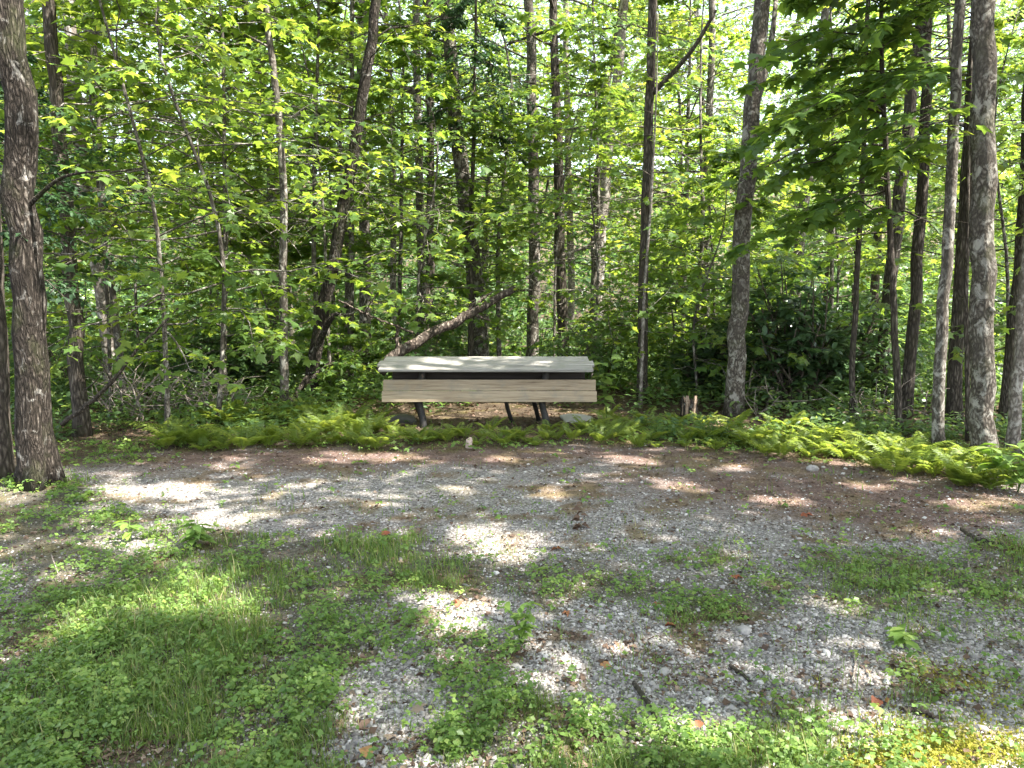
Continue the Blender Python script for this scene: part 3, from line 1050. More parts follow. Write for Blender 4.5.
for i, px, Yd, s, rz, lab in [
        (0, 125, 9.4, .9, .2, 'layered bright maple tree between the dark slender trunk and the ferns'),
        (1, 222, 10.4, 1.0, 1.9, 'layered yellow-green maple tree left of the slender pale grey tree'),
        (2, 318, 11.8, .95, 3.1, 'large-leaved maple tree beside the leaning dark trunk'),
        (0, 398, 12.6, 1.0, 4.4, 'large-leaved maple tree above the left end of the bench'),
        (1, 500, 12.8, 1.0, 5.5, 'large-leaved maple tree between the broad brown and straight trunks'),
        (2, 585, 13.2, .95, .9, 'large-leaved maple tree above the right end of the bench'),
        (1, 688, 12.2, .95, 2.5, 'large-leaved maple tree behind the trunk with the rising limb'),
        (0, 40, 10.8, 1.0, 3.6, 'large-leaved maple tree behind the big left trunk'),
        (2, 830, 13.5, 1.0, 1.2, 'large-leaved maple tree behind the dark evergreen shrub')]:
    rg = np.random.default_rng(600 + int(px))
    h = [8.5, 7.5, 9.5][i] * s
    x0 = at(px, 380, Yd)[0]
    path = np.array([[x0, Yd, float(tz(x0, Yd)) - .08]] * 4) + [[0, 0, 0], [rg.normal(0, .1), rg.normal(0, .1), h * .35],
                                                              [rg.normal(0, .25), rg.normal(0, .25), h * .7], [rg.normal(0, .3), rg.normal(0, .3), h]]
    tree_object('maple_tree', lab, path, .05, .008, 'greybark', 'maple', group='layered maples behind the bench', seed=600 + int(px),
                t0=.24, nb=44, bl=2.0, up=.16, droop=.32, leaf=.14, per=11, tw=8, tmpl=MAPLE, flat=.26, sides=8, rings=22, shape=.7, tbase=.54, keep=wood_filter)

# the layered sprays that hang in from the right
pth = np.array([at(900, 440, 8.2), at(893, 300, 8.15), at(886, 150, 8.1), at(880, 0, 8.0)])
pth[0][2] = float(tz(pth[0][0], 8.2)) - .08
pth = np.vstack([pth, pth[-1] + [0, 0, 2.0]])
tree_object('layered_tree', 'dark green tree of drooping layered sprays left of the slender mottled tree', pth, .045, .015, 'darkbark', 'maple', seed=41,
            t0=.34, nb=44, bl=1.45, up=.12, droop=.34, leaf=.145, per=10, tw=8, tmpl=MAPLE, keep=sun_filter, flat=.25, sides=9, rings=24, az=math.pi * 1.02, azspread=1.5, shape=.6, tbase=.3)
pth = np.array([at(968, 452, 7.7), at(966, 300, 7.7), at(968, 150, 7.7), at(972, 0, 7.6)])
pth[0][2] = float(tz(pth[0][0], 7.7)) - .08
pth = np.vstack([pth, pth[-1] + [0, 0, 1.6]])
tree_object('layered_tree', 'leafy tree behind the thick mottled trunk with dark sprays reaching left', pth, .03, .012, 'darkbark', 'maple', seed=45,
            t0=.5, nb=30, bl=1.45, up=.2, droop=.4, leaf=.14, per=9, tw=8, tmpl=MAPLE, keep=sun_filter, flat=.25, sides=9, rings=24, az=math.pi * .98, azspread=.9, shape=.5, tbase=.3)
# leaf sprays reaching in at the top left
pth = np.array([at(-60, 470, 6.9), at(-55, 300, 6.9), at(-50, 100, 6.9), at(-45, -60, 6.9)])
pth[0][2] = float(tz(pth[0][0], 6.9)) - .08
tree_object('layered_tree', 'dark evergreen sprays crossing the top of the big left trunk', pth, .05, .02, 'darkbark', 'hemlock', seed=42,
            t0=.35, nb=22, bl=1.5, up=.1, droop=.3, leaf=.07, per=22, tw=10, tmpl=SIMPLE, keep=sun_filter, flat=.2, sides=9, rings=20, az=.1, azspread=.9, shape=.5)
pth = np.array([at(470, 345, 12.2), at(472, 200, 12.2), at(475, 60, 12.2), at(476, -40, 12.2)])
pth[0][2] = float(tz(pth[0][0], 12.2)) - .08
tree_object('hemlock_tree', 'dark drooping evergreen at the top behind the broad brown trunk', pth, .06, .02, 'darkbark', 'hemlock', seed=43,
            t0=.62, nb=18, bl=1.3, up=.05, droop=.45, leaf=.08, per=22, tw=10, tmpl=SIMPLE, flat=.25, sides=8, rings=20, shape=.5)

# rhododendron: many bare stems, leathery leaf whorls
def rhodo(label, px, Yd, h, w, seed):
    rg = np.random.default_rng(seed)
    st, lf = Acc(), Acc()
    base = at(px, 400, Yd)
    base[2] = float(tz(base[0], Yd))
    P = []
    for s in range(34):
        a = rg.uniform(0, 6.28)
        rr = w * math.sqrt(rg.random())
        hh = h * (1 - .45 * (rr / w) ** 2) * rg.uniform(.55, 1.05)
        e = np.array([math.cos(a) * rr, math.sin(a) * rr * .7, hh])
        mid = e * [.45, .45, .5] + rg.normal(0, .08, 3)
        q = resample(np.array([[rg.normal(0, .15), rg.normal(0, .15), -.1], mid, e]), 9)
        tube(st, q, np.linspace(.02, .006, 9), 5)
        for k in range(12):
            t = rg.uniform(.35, 1)
            b = q[int(t * 8)]
            d = norm(rg.normal(0, 1, 3) * [1, 1, .5] + [0, 0, .35])
            ee = b + d * rg.uniform(.12, .4)
            tube(st, np.array([b, (b + ee) / 2, ee]), [.005, .004, .003], 3, cap=False)
            P.append((ee, d))
    nW = 9
    E = np.repeat(np.array([q[0] for q in P]), nW, 0)
    D = np.repeat(np.array([q[1] for q in P]), nW, 0)
    R = norm(rg.normal(0, 1, E.shape) * [1, 1, .35])
    ax = norm(R + D * .25 + [0, 0, -.1])
    leaves(lf, E, ax, np.array([0, 0, 1.]) + rg.normal(0, .3, E.shape), rg.uniform(.1, .17, len(E)), np.clip(rg.normal(.5, .2, len(E)), 0, 1), OVAL)
    root = empty('rhododendron', base, label, 'shrub')
    obj('stem', st, M['twig'], root, True)
    obj('crown', lf, M['rhodo'], root)


rhodo('large dark evergreen shrub right of the spotted trunk', 792, 10.1, 2.25, 1.1, 71)
rhodo('dark evergreen shrub behind the ferns beside the close pair of dark trunks', 842, 11.4, 1.6, .9, 72)
rhodo('low dark evergreen shrub between stump and spotted trunk', 712, 11.0, 1.15, .7, 73)
rhodo('dark evergreen shrub behind the bare dead brush on the left', 225, 11.2, 1.2, .9, 74)

# ------------------------------------------------------------------ far wood: reads as one mass
rg = np.random.default_rng(90)
fw = Acc()
n = 340000
yy = 34 + 50 * rg.random(n) ** 1.4
xx = rg.uniform(-.85, .85, n) * yy
cl = fbm(xx * .35 + yy * .1, yy * .35, 77, 2)
gap = 1 - .55 * np.exp(-((CX + F * xx / yy - 105) / 60) ** 2)
hz = rg.random(n) ** .72 * np.minimum(4 + (yy - 34) * 1.35, .47 * yy) * (.65 + .7 * fbm(xx * .2, yy * .2, 15)) * gap
k = vnoise(xx * .55 + 9, hz * .55 + yy * .3, 5) > .32
xx, yy, hz, cl = xx[k], yy[k], hz[k], cl[k]
P = np.stack([xx, yy, tz(xx, yy) + hz], -1)
leaves(fw, P, rg.normal(0, 1, P.shape) * [1, 1, .4], np.array([0, -.3, 1.]) + rg.normal(0, .5, P.shape), rg.uniform(.2, .45, len(P)),
       np.clip(cl - .14 + rg.normal(0, .12, len(P)), 0, 1), OVAL)
tag(obj('distant_forest', fw, M['leaf']), 'distant leafy wood closing the view between the trunks', 'woodland', kind='stuff')

# ------------------------------------------------------------------ dead wood
def log_object(name, label, cat, parts, mat, seed, group=None):
    rg = np.random.default_rng(seed)
    a = Acc()
    P0 = np.asarray(parts[0][0], float)
    base = P0[0]
    for pts, ra, rb, sd in parts:
        q = resample(np.asarray(pts, float) - base, 22)
        q[1:-1] += rg.normal(0, ra * .25, (20, 3))
        tube(a, q, np.linspace(ra, rb, 22), sd, .06, rg)
    o = obj(name, a, M[mat], None, True, base)
    return tag(o, label, cat, group)


log_object('fallen_log', 'thick fallen trunk leaning up to the right behind the bench', 'log',
           [([at(380, 372, 9.9), at(400, 351, 10.0), at(440, 330, 10.2), at(478, 309, 10.4), at(514, 289, 10.7)], pxr(12, 10), pxr(7, 10.5), 12),
            ([at(470, 312, 10.4), at(482, 318, 10.3), at(490, 320, 10.2)], .02, .008, 6), ([at(505, 294, 10.6), at(516, 290, 10.8), at(532, 290, 11.2)], .025, .008, 6),
            ([at(450, 328, 10.25), at(470, 308, 10.35), at(492, 292, 10.4)], .03, .012, 6)], 'redlog', 1)
log_object('dead_branch', 'thin dead branch slanting down to the fallen log', 'branch',
           [([at(422, 336, 10.3), at(395, 326, 10.2), at(365, 314, 10.1), at(338, 300, 10.0)], .018, .012, 6),
            ([at(365, 314, 10.1), at(372, 300, 10), at(382, 288, 10)], .012, .006, 5)], 'redlog', 2)
log_object('dead_branch', 'upright broken pinkish stub beside the fallen log end', 'branch',
           [([at(397, 356, 10.4), at(397, 340, 10.4), at(398, 326, 10.4)], .03, .024, 7)], 'redlog', 3)
log_object('dead_branch', 'long dark curved bare branch rising to the right at the left', 'branch',
           [([at(62, 425, 7.6), at(86, 406, 7.6), at(112, 383, 7.5), at(134, 352, 7.5), at(158, 328, 7.4), at(178, 308, 7.4)], .026, .008, 8),
            ([at(112, 383, 7.5), at(103, 366, 7.4), at(96, 356, 7.4)], .012, .004, 5),
            ([at(86, 406, 7.6), at(98, 400, 7.6), at(112, 400, 7.6)], .01, .003, 5)], 'darkbark', 4)
log_object('dead_branch', 'pale broken snag lying under the leaning trunk', 'branch',
           [([at(262, 418, 9.4), at(290, 400, 9.8), at(312, 376, 10.2), at(335, 362, 10.4)], .05, .02, 8),
            ([at(290, 400, 9.8), at(282, 388, 9.7), at(272, 384, 9.6)], .02, .006, 5)], 'oak', 5)
log_object('dead_branch', 'pale bare limb crossing behind the pole-thin stem', 'branch',
           [([at(562, 256, 13), at(585, 248, 13), at(604, 236, 13)], .035, .02, 6)], 'palebark', 6)


def brush(label, px, py, Yd, w, h, n, seed):
    rg = np.random.default_rng(seed)
    a = Acc()
    base = at(px, py, Yd)
    base[2] = float(tz(base[0], Yd))
    for s in range(n):
        x0 = rg.normal(0, w * .45)
        p0 = np.array([x0, rg.normal(0, .25), -.03])
        d = np.array([rg.normal(0, .5), rg.normal(0, .35), 1.0]) * h * rg.uniform(.5, 1.1)
        q = resample(np.array([p0, p0 + d * .5 + rg.normal(0, .08, 3), p0 + d + rg.normal(0, .12, 3)]), 9)
        q[1:] += np.cumsum(rg.normal(0, .02, (8, 3)), 0)
        tube(a, q, np.linspace(rg.uniform(.008, .018), .004, 9), 5)
        for k in range(4):
            b = q[rg.integers(2, 8)]
            e = b + np.array([rg.normal(0, .25), rg.normal(0, .2), rg.normal(.1, .15)])
            tube(a, np.array([b, (b + e) / 2 + rg.normal(0, .03, 3), e]), [.006, .005, .003], 4)
    tag(obj('dead_brush', a, M['deadwood'], None, True, base), label, 'dead brush')


brush('pale tangle of bare dead stems beside the pink-grey trunk', 145, 436, 9.2, .6, .55, 26, 1)
brush('small pale tangle of dead sticks nearer the leaning trunk', 212, 424, 9.3, .35, .6, 13, 2)
brush('dead twigs under the pair of dark trunks on the right', 880, 446, 8.9, .4, .32, 8, 3)
brush('bare grey twigs around the foot of the evergreen shrub', 742, 416, 9.6, .35, .4, 7, 4)

# split stump
rg = np.random.default_rng(8)
sb = gnd(689, 424)
root = empty('tree_stump', sb, 'split rotting stump with pale jagged top in the ferns', 'stump')
a, c = Acc(), Acc()
ns, nr = 26, 12
th = np.arange(ns) / ns * 2 * math.pi
hh = np.linspace(-.05, 1, nr)
tops = .27 + .05 * np.sign(np.sin(th * 4 + .5)) * rg.uniform(.3, 1, ns) - .03 * np.cos(th)
R = .082 + .018 * np.exp(-np.clip(hh, 0, 1) * 4)[:, None] + .012 * np.sin(th * 7)[None] + rg.normal(0, .004, (nr, ns)) + .012 * hh[:, None]
V = np.stack([R * np.cos(th), R * np.sin(th), hh[:, None] * tops[None]], -1).reshape(-1, 3)
i = np.arange(nr - 1)[:, None] * ns
j = np.arange(ns)[None]
Q = np.stack([i + j, i + (j + 1) % ns, i + ns + (j + 1) % ns, i + ns + j], -1).reshape(-1, 4)
a.add(V, Q)
for q in range(4):      # splits: dark grooves between standing splinters
    an = 3.6 + q * .55
    box(c, [math.cos(an) * .084, math.sin(an) * .084, .2 + .03 * (q % 2)], .022, .034, .19 + .035 * (q % 2), rotz(an) @ rotx(.1 * (q % 3 - 1)), .2 + .22 * q, .007)
top = V[-ns:].copy()
inner = top * [.55, .55, .72]
vv = np.concatenate([top, inner, [[0, 0, .14]]])
Qc = np.stack([j[0], (j[0] + 1) % ns, ns + (j[0] + 1) % ns, ns + j[0]], -1)
Tc = np.stack([ns + j[0], ns + (j[0] + 1) % ns, np.full(ns, 2 * ns)], -1)
c.add(vv, Qc, Tc, .7)
obj('bark', a, M['oak'], root, True)
obj('split_wood', c, M['cut_wood'], root)

# ------------------------------------------------------------------ the bench
bx = float(at(489, 400, 8.7)[0])
bench = empty('picnic_bench', (bx, 8.7, 0), 'weathered wooden bench with grey sloping top and tan plank on black iron legs', 'bench')
rg = np.random.default_rng(3)
zf, zb = float(at(489, 368.5, 8.4)[2]), float(at(489, 356, 8.95)[2])
tilt = math.atan2(zb - zf, .55)
a = Acc()
bw = .186
for k in range(3):
    u = (k - 1) * (bw + .009)
    R = rotx(tilt + rg.normal(0, .006)) @ rotz(rg.normal(0, .0015))
    box(a, [rg.normal(0, .006) - .03, -.03 + u * math.cos(tilt), (zf + zb) / 2 - .02 + u * math.sin(tilt) + rg.normal(0, .002)],
        2.40 + rg.normal(0, .02), bw, .034, R, .3 + .25 * k, .006)
obj('table_top', a, M['grey_wood'], bench)
a = Acc()
zt, zl = float(at(489, 380, 8.5)[2]), float(at(489, 402.5, 8.44)[2])
for k in range(2):
    f = .25 + .5 * k
    hgt = (zt - zl) / 2 - .0004
    box(a, [.012 + rg.normal(0, .004), -.23 + .07 * f, zl + (zt - zl) * f], 2.42 - .02 * k, .04, hgt, rotx(-.16 + rg.normal(0, .004)), .5 - .1 * k, .0012)
obj('front_plank', a, M['tan_wood'], bench)
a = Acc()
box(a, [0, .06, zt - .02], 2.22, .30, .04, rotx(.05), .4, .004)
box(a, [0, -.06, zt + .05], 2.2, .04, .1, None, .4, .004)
obj('gap_shade_board', a, M['gap_shade'], bench)  # boards carry the painted shade between top and front plank


def bar(acc, pts, w, t):
    """flat iron bar following a polyline in the YZ plane (constant X)"""
    q = resample(pts, 14)
    T = norm(np.gradient(q, axis=0))
    Nn = np.cross(T, [1, 0, 0])
    Xx = np.array([1., 0, 0])
    rings = []
    for sx, sn in ((-1, -1), (1, -1), (1, 1), (-1, 1)):
        rings.append(q + Xx * sx * w / 2 + Nn * sn * t / 2)
    V = np.stack(rings, 1).reshape(-1, 3)
    n = len(q)
    i = np.arange(n - 1)[:, None] * 4
    j = np.arange(4)[None]
    Q = np.stack([i + j, i + (j + 1) % 4, i + 4 + (j + 1) % 4, i + 4 + j], -1).reshape(-1, 4)
    Q = np.concatenate([Q, [[0, 3, 2, 1], [4 * n - 4, 4 * n - 3, 4 * n - 2, 4 * n - 1]]])
    acc.add(V, Q)


for sx in (-.74, .66):
    f = Acc()
    bar(f, np.array([[sx, -.20, -.06], [sx + .01, -.17, .06], [sx - .03, -.12, .17], [sx - .07, -.13, .3], [sx - .03, -.16, .45], [sx, -.14, zf - .02]]), .075, .06)
    fo = obj('leg', f, M['iron'], bench)
    f = Acc()
    bar(f, np.array([[sx - .06, .34, -.06], [sx - .1, .26, .12], [sx - .16, .14, .34], [sx - .14, .12, zb - .06]]), .05, .04)
    obj('leg', f, M['iron'], bench)
    f = Acc()
    bar(f, np.array([[sx, -.18, zf - .018], [sx, 0, (zf + zb) / 2 - .05], [sx, .2, zb - .04]]), .05, .03)
    bar(f, np.array([[sx - .03, -.15, .3], [sx - .08, .0, .4], [sx - .14, .13, .5]]), .04, .03)
    obj('bracket', f, M['iron'], bench)
f = Acc()
bar(f, np.array([[.18, .02, zl + .04], [.22, .06, .16], [.29, .12, -.05]]), .045, .04)
obj('brace', f, M['iron'], bench)


def rock(name, label, c, s, seed, mat, cat='rock', group=None, sq=.0):
    rg = np.random.default_rng(seed)
    import bmesh
    bm = bmesh.new()
    bmesh.ops.create_icosphere(bm, subdivisions=3, radius=1)
    for w in bm.verts:
        d = w.co.normalized()
        k = 1 + .14 * math.sin(d.x * 3.1 + seed) + .1 * math.sin(d.y * 4.3 + seed * 2) + .08 * math.sin(d.z * 5 + d.x * 4 + seed)
        k += rg.normal(0, .015)
        e = 1 - sq * .5
        v_ = [math.copysign(abs(t) ** e, t) for t in d]
        w.co = Vector((v_[0] * s[0] * k, v_[1] * s[1] * k, v_[2] * s[2] * k))
    me = bpy.data.meshes.new(name)
    bm.to_mesh(me)
    bm.free()
    at_ = me.attributes.new('tint', 'FLOAT', 'POINT')
    at_.data.foreach_set('value', np.full(len(me.vertices), .55, np.float32))
    me.polygons.foreach_set('use_smooth', np.ones(len(me.polygons), bool))
    return tag(obj(name, me, M[mat], None, False, c), label, cat, group)


q = gnd(578, 421)
rock('stone_slab', 'flat pale stone slab on the ground beside the right bench leg', (q[0], q[1] + .1, -.015), (.19, .2, .06), 3, 'slab', sq=.8)
q = gnd(400, 423)
rock('dark_rock', 'low dark stone in the ferns at the left bench end', (q[0], q[1] + .1, .02), (.16, .14, .08), 5, 'dark_stone', sq=.3)
q = gnd(469, 448)
rock('marker_stone', 'small upright pinkish stone on the bare edge in front of the bench', (q[0], q[1], .035), (.035, .03, .06), 7, 'pink_stone', sq=.7)
q = gnd(745, 632)
rock('pale_rock', 'rounded pale tan stone half sunk in the grass of the gravel', (q[0], q[1], .006), (.033, .027, .02), 9, 'gravel')
q = gnd(812, 470)
rock('pale_rock', 'round pale stone at the foot of the right fern bank', (q[0], q[1], .015), (.045, .04, .035), 11, 'gravel')

# ------------------------------------------------------------------ ferns, each plant its own object
def fern(i):
    rg = np.random.default_rng(700 + i)
    out_ = []
    nf = [8, 7, 9][i % 3]
    for f in range(nf):
        fr = Acc()
        out_.append(fr)
        a = f * 2.39996 + rg.normal(0, .2)
        L = rg.uniform(.5, .8)
        out = rg.uniform(.3, .75)
        t = np.linspace(0, 1, 24)
        ca = np.array([math.cos(a), math.sin(a), 0])
        r = L * (out * t + .25 * t ** 2)
        z = L * (1.15 * t * (1 - .1 * out) - (.2 + .45 * out) * t ** 2.4)
        P = ca * r[:, None] + np.array([0, 0, 1.]) * z[:, None]
        P += np.cross(ca, [0, 0, 1.])[None] * (rg.normal(0, .05) * t ** 2)[:, None]
        tube(fr, P[::3], np.linspace(.0035, .001, 8), 3, cap=False, a=.7)
        T = norm(np.gradient(P, axis=0))
        sd = norm(np.cross(T, [0, 0, 1.]))
        up = np.cross(sd, T)
        wl = L * .24 * np.clip(np.sin(math.pi * np.clip(t * .92 + .1, 0, 1)) ** .8, .05, 1)
        for sgn in (-1, 1):
            k = slice(4, 24)
            ax = sd[k] * sgn + T[k] * .45 + rg.normal(0, .08, (20, 3)) - np.array([0, 0, .2])
            N = up[k] + rg.normal(0, .15, (20, 3))
            leaves(fr, P[k], ax, N, wl[k] * rg.uniform(.85, 1.1, 20), np.clip(np.full(20, .5) + rg.normal(0, .12) + rg.normal(0, .05, 20), 0, 1),
                   (SIMPLE[0] * [.38, 1, 1], SIMPLE[1]))
    return out_


fsrc, fused = [], []
for i in range(4):
    root = bpy.data.objects.new('fern', None)
    COL.objects.link(root)
    root['category'] = 'fern'
    for fr in fern(i):
        obj('frond', fr, M['fern'], root)
    fsrc.append(root)
    fused.append(False)


def place_fern(x, y, s, label, group):
    i = int(rf.integers(0, 4))
    o = fsrc[i]
    if fused[i]:
        o = copy_tree(o)
    fused[i] = True
    o.location = (x, y, float(tz(x, y)) - .01)
    o.rotation_euler = (rf.normal(0, .08), rf.normal(0, .08), rf.uniform(0, 6.28))
    o.scale = (s, s, s * rf.uniform(.75, 1))
    o['label'] = label
    o['group'] = group


def fern_strip(pa, pb, depth, n, smin, smax, label, group):
    for k in range(n):
        t = (k + rf.random()) / n
        q = gnd(pa[0] + (pb[0] - pa[0]) * t, pa[1] + (pb[1] - pa[1]) * t)
        q = q + np.array([q[0] / q[1], 1, 0]) * depth * rf.random() ** 1.1
        if abs(q[0] - bx) < 1.3 and 8.3 < q[1] < 9.4:
            q[1] = 8.2 - rf.random() * .3
        if vnoise(q[0] * 1.1 + 3, q[1] * 1.1, 44) < .22:
            continue
        place_fern(q[0], q[1], smin + (smax - smin) * rf.random() ** 1.6 - .08 * rf.random(), label, group)


fern_strip((165, 452), (385, 450), 1.9, 74, .32, .68, 'green fern in the bank left of the bench', 'ferns left of the bench')
fern_strip((385, 448), (600, 446), .8, 28, .3, .5, 'small fern in front of the bench legs', 'ferns in front of the bench')
fern_strip((600, 447), (735, 452), 1.8, 38, .28, .56, 'fern in the bank between bench and spotted trunk', 'ferns around the stump')
fern_strip((735, 452), (1010, 494), 1.3, 66, .34, .68, 'bright yellow-green fern in the bank along the right pad edge', 'ferns along the right pad edge')

# small broad-leaved plants one can point at
def herb(label, px, py, h, n, leaf, seed, mat='weed'):
    rg = np.random.default_rng(seed)
    st, lf = Acc(), Acc()
    b = gnd(px, py)
    P, A = [], []
    for s in range(n):
        a = rg.uniform(0, 6.28)
        e = np.array([math.cos(a) * h * .35 * rg.random(), math.sin(a) * h * .35 * rg.random(), h * rg.uniform(.6, 1)])
        tube(st, np.array([[0, 0, -.01], e * [.4, .4, .55], e]), [.003, .0025, .0015], 4)
        for k in range(6):
            t = .45 + .55 * (k // 2) / 2
            an = a + k * 1.57 + rg.normal(0, .3)
            P.append(e * t)
            A.append([math.cos(an), math.sin(an), -.1])
    P, A = np.array(P), np.array(A)
    leaves(lf, P, A, np.array([0, 0, 1.]) + rg.normal(0, .25, P.shape), leaf * rg.uniform(.7, 1.2, len(P)), np.clip(rg.normal(.6, .15, len(P)), 0, 1), OVAL)
    root = empty('leafy_weed', (b[0], b[1], float(tz(b[0], b[1]))), label, 'weed')
    obj('stem', st, M[mat], root)
    obj('leaves', lf, M[mat], root)


herb('upright pale green seedling in the bare gravel near the middle', 522, 644, .2, 8, .055, 1)
herb('dark broad-leaved seedling at the left edge of the gravel', 130, 542, .14, 3, .1, 2)
herb('low leafy weed growing out of the gravel at the left', 195, 548, .16, 6, .1, 3)
herb('broad-leaved plant at the foot of the thick mottled trunk', 995, 482, .34, 8, .13, 4)
herb('leafy plant at the right edge below the pale leaning trunk', 1018, 492, .4, 7, .14, 5)
herb('pale broad-leaved plant growing at the right end of the bench', 607, 424, .75, 5, .17, 6)
herb('broad green seedling in the right grass strip', 905, 648, .1, 4, .07, 7)

# ------------------------------------------------------------------ sticks and fallen leaves on the pad
def stick(label, pts, ra, rb, mat, seed, extra=()):
    w = [np.append(gnd(x, y)[:2], z) for x, y, z in pts]
    ex = [([np.append(gnd(x, y)[:2], z) for x, y, z in e], ra * .6, rb * .6, 6) for e in extra]
    log_object('stick', label, 'stick', [(w, ra, rb, 7)] + ex, mat, seed)


stick('short dark straight stick lying in the gravel near the bottom', [(634, 686, .012), (645, 702, .014), (657, 722, .01)], .010, .008, 'darkbark', 1)
stick('dark curved branch lying at the right end of the pad', [(962, 533, .03), (972, 540, .02), (990, 546, .02), (1008, 549, .015)], .017, .008, 'darkbark', 2)
stick('thin pale forked twig on the grass at the left', [(50, 596, .03), (80, 592, .035), (110, 590, .03), (140, 580, .02)], .005, .003, 'deadwood', 3,
      [[(52, 565, .06), (60, 585, .04), (66, 592, .03)]])
stick('small pale twig on the right grass strip', [(967, 556, .03), (968, 570, .02), (975, 590, .015)], .005, .004, 'deadwood', 4)
stick('short grey stick beside the pale twig on the right', [(946, 596, .015), (960, 594, .018), (968, 592, .012)], .012, .01, 'deadwood', 5)
stick('thin bare twig among stones at the right bottom', [(850, 650, .012), (856, 664, .014), (852, 684, .01)], .005, .004, 'deadwood', 6)
stick('dark twig on gravel right of the small seedling', [(730, 668, .012), (742, 676, .012), (750, 684, .01)], .009, .006, 'darkbark', 7)
stick('flat brown stick at the bottom right above the moss', [(905, 712, .012), (925, 716, .015), (940, 722, .01)], .01, .008, 'redlog', 8)
stick('short brown stick left of the straight dark one', [(478, 634, .01), (486, 642, .012), (494, 650, .01)], .006, .005, 'darkbark', 9)


def fallen(label, px, py, s, seed, mat='red_leaf', n=1, curl=.3):
    rg = np.random.default_rng(seed)
    a = Acc()
    b = gnd(px, py)
    P = np.array([[rg.normal(0, .02 + .03 * (n > 50)), rg.normal(0, .02 + .03 * (n > 50)), .008 + .004 * k * (k % 3)] for k in range(n)])
    A = rg.normal(0, 1, (n, 3)) * [1, 1, .15]
    leaves(a, P, A, np.array([0, 0, 1.]) + rg.normal(0, curl, (n, 3)), np.full(n, s) * rg.uniform(.8, 1.1, n), np.clip(rg.normal(.5, .25, n), 0, 1),
           (MAPLE[0] * [1, 1, 3.5], MAPLE[1]) if rg.random() < .5 else (OVAL[0] * [1.3, 1, 3], OVAL[1]))
    tag(obj('fallen_leaf' if n == 1 else 'leaf_clump', a, M[mat], None, False, (b[0], b[1], float(tz(b[0], b[1])))), label, 'fallen leaf' if n == 1 else 'leaf clump')


fallen('crumpled clump of brown dead leaves on the gravel near the middle', 580, 528, .055, 1, 'litter', 22, .6)
fallen('orange-red fallen leaf in the sunlit patch left of the seedling', 459, 601, .075, 2)
fallen('reddish fallen leaf on the grey gravel at the bottom', 405, 700, .07, 3, 'litter')
fallen('long brown leaf on the gravel at the bottom left of its bare patch', 360, 729, .085, 4, 'litter')
fallen('tan-orange leaf at the very bottom of the bare gravel', 376, 757, .09, 5)
fallen('pinkish red leaf beside the small seedling', 568, 618, .075, 6)
fallen('orange leaf on the right part of the gravel', 735, 576, .07, 7)
fallen('pink-brown leaf in the lower middle gravel', 617, 662, .07, 8)
fallen('pale pink leaf standing up in the middle gravel', 664, 606, .06, 9)
fallen('orange-tan leaf at the edge of the middle grass tuft', 680, 625, .07, 10)
fallen('rusty leaf pair at the bottom right above the moss', 880, 703, .075, 11, 'red_leaf', 2)
fallen('dark red round leaf on the right grass', 895, 646, .06, 12, 'litter')
fallen('orange leaf near the bright patch left of centre', 545, 547, .07, 13)
fallen('rust-coloured leaf at the left of the pad', 388, 532, .09, 14)
fallen('brown leaf in the grass at the lower left', 55, 667, .08, 15, 'litter')
fallen('reddish leaf on the right end of the pad', 806, 518, .1, 16)
fallen('brown curled leaf near the straight dark stick', 694, 722, .07, 17)

# ------------------------------------------------------------------ uncountable ground cover
rg = np.random.default_rng(31)


def sample_ground(n, y0, y1, pw=1.0, fov=.74):
    """points spread so that their number falls off with distance like picture area"""
    u = rg.random(n)
    k = 1.5 * pw
    y = (y0 ** -k + u * (y1 ** -k - y0 ** -k)) ** (-1 / k)
    x = rg.uniform(-1, 1, n) * (y * fov + .5)
    return x, y


# gravel stones
x, y = sample_ground(150000, 2.0, 8.2, .8)
g, ip, dr, ms = masks(x, y)
k = rg.random(len(x)) < ip * (1 - .75 * dr) * (1 - .85 * g) * (1 - ms)
x, y = x[k], y[k]
n = len(x)
import itertools
O = np.array([[1, 0, 0], [-.9, .1, 0], [0, 1, .1], [.1, -1, 0], [.5, .55, .75], [-.55, .3, .8], [.1, -.55, .75], [0, 0, -.6]])
OF = [[0, 2, 4], [2, 1, 5], [2, 5, 4], [1, 3, 5], [3, 6, 5], [3, 0, 6], [0, 4, 6], [4, 5, 6]]
s = rg.gamma(3, .0013, n) + .0027 + .012 * (rg.random(n) < .012)
an = rg.uniform(0, 6.28, n)
V = O[None] * rg.uniform(.6, 1.3, (n, 8, 1)) * (s[:, None, None] * np.stack([rg.uniform(.8, 1.4, n), rg.uniform(.7, 1, n), rg.uniform(.45, .85, n)], -1)[:, None])
ca, sa = np.cos(an)[:, None], np.sin(an)[:, None]
V = np.stack([V[..., 0] * ca - V[..., 1] * sa, V[..., 0] * sa + V[..., 1] * ca, V[..., 2]], -1)
V += np.stack([x, y, tz(x, y) + s * .05], -1)[:, None]
ga = Acc()
ga.add(V.reshape(-1, 3), None, ((np.arange(n) * 8)[:, None, None] + np.array(OF)[None]).reshape(-1, 3), np.repeat(np.clip(rg.normal(.5, .27, n), 0, 1), 8))
tag(obj('gravel', ga, M['gravel']), 'loose grey crushed gravel over the clearing', 'gravel', kind='stuff')


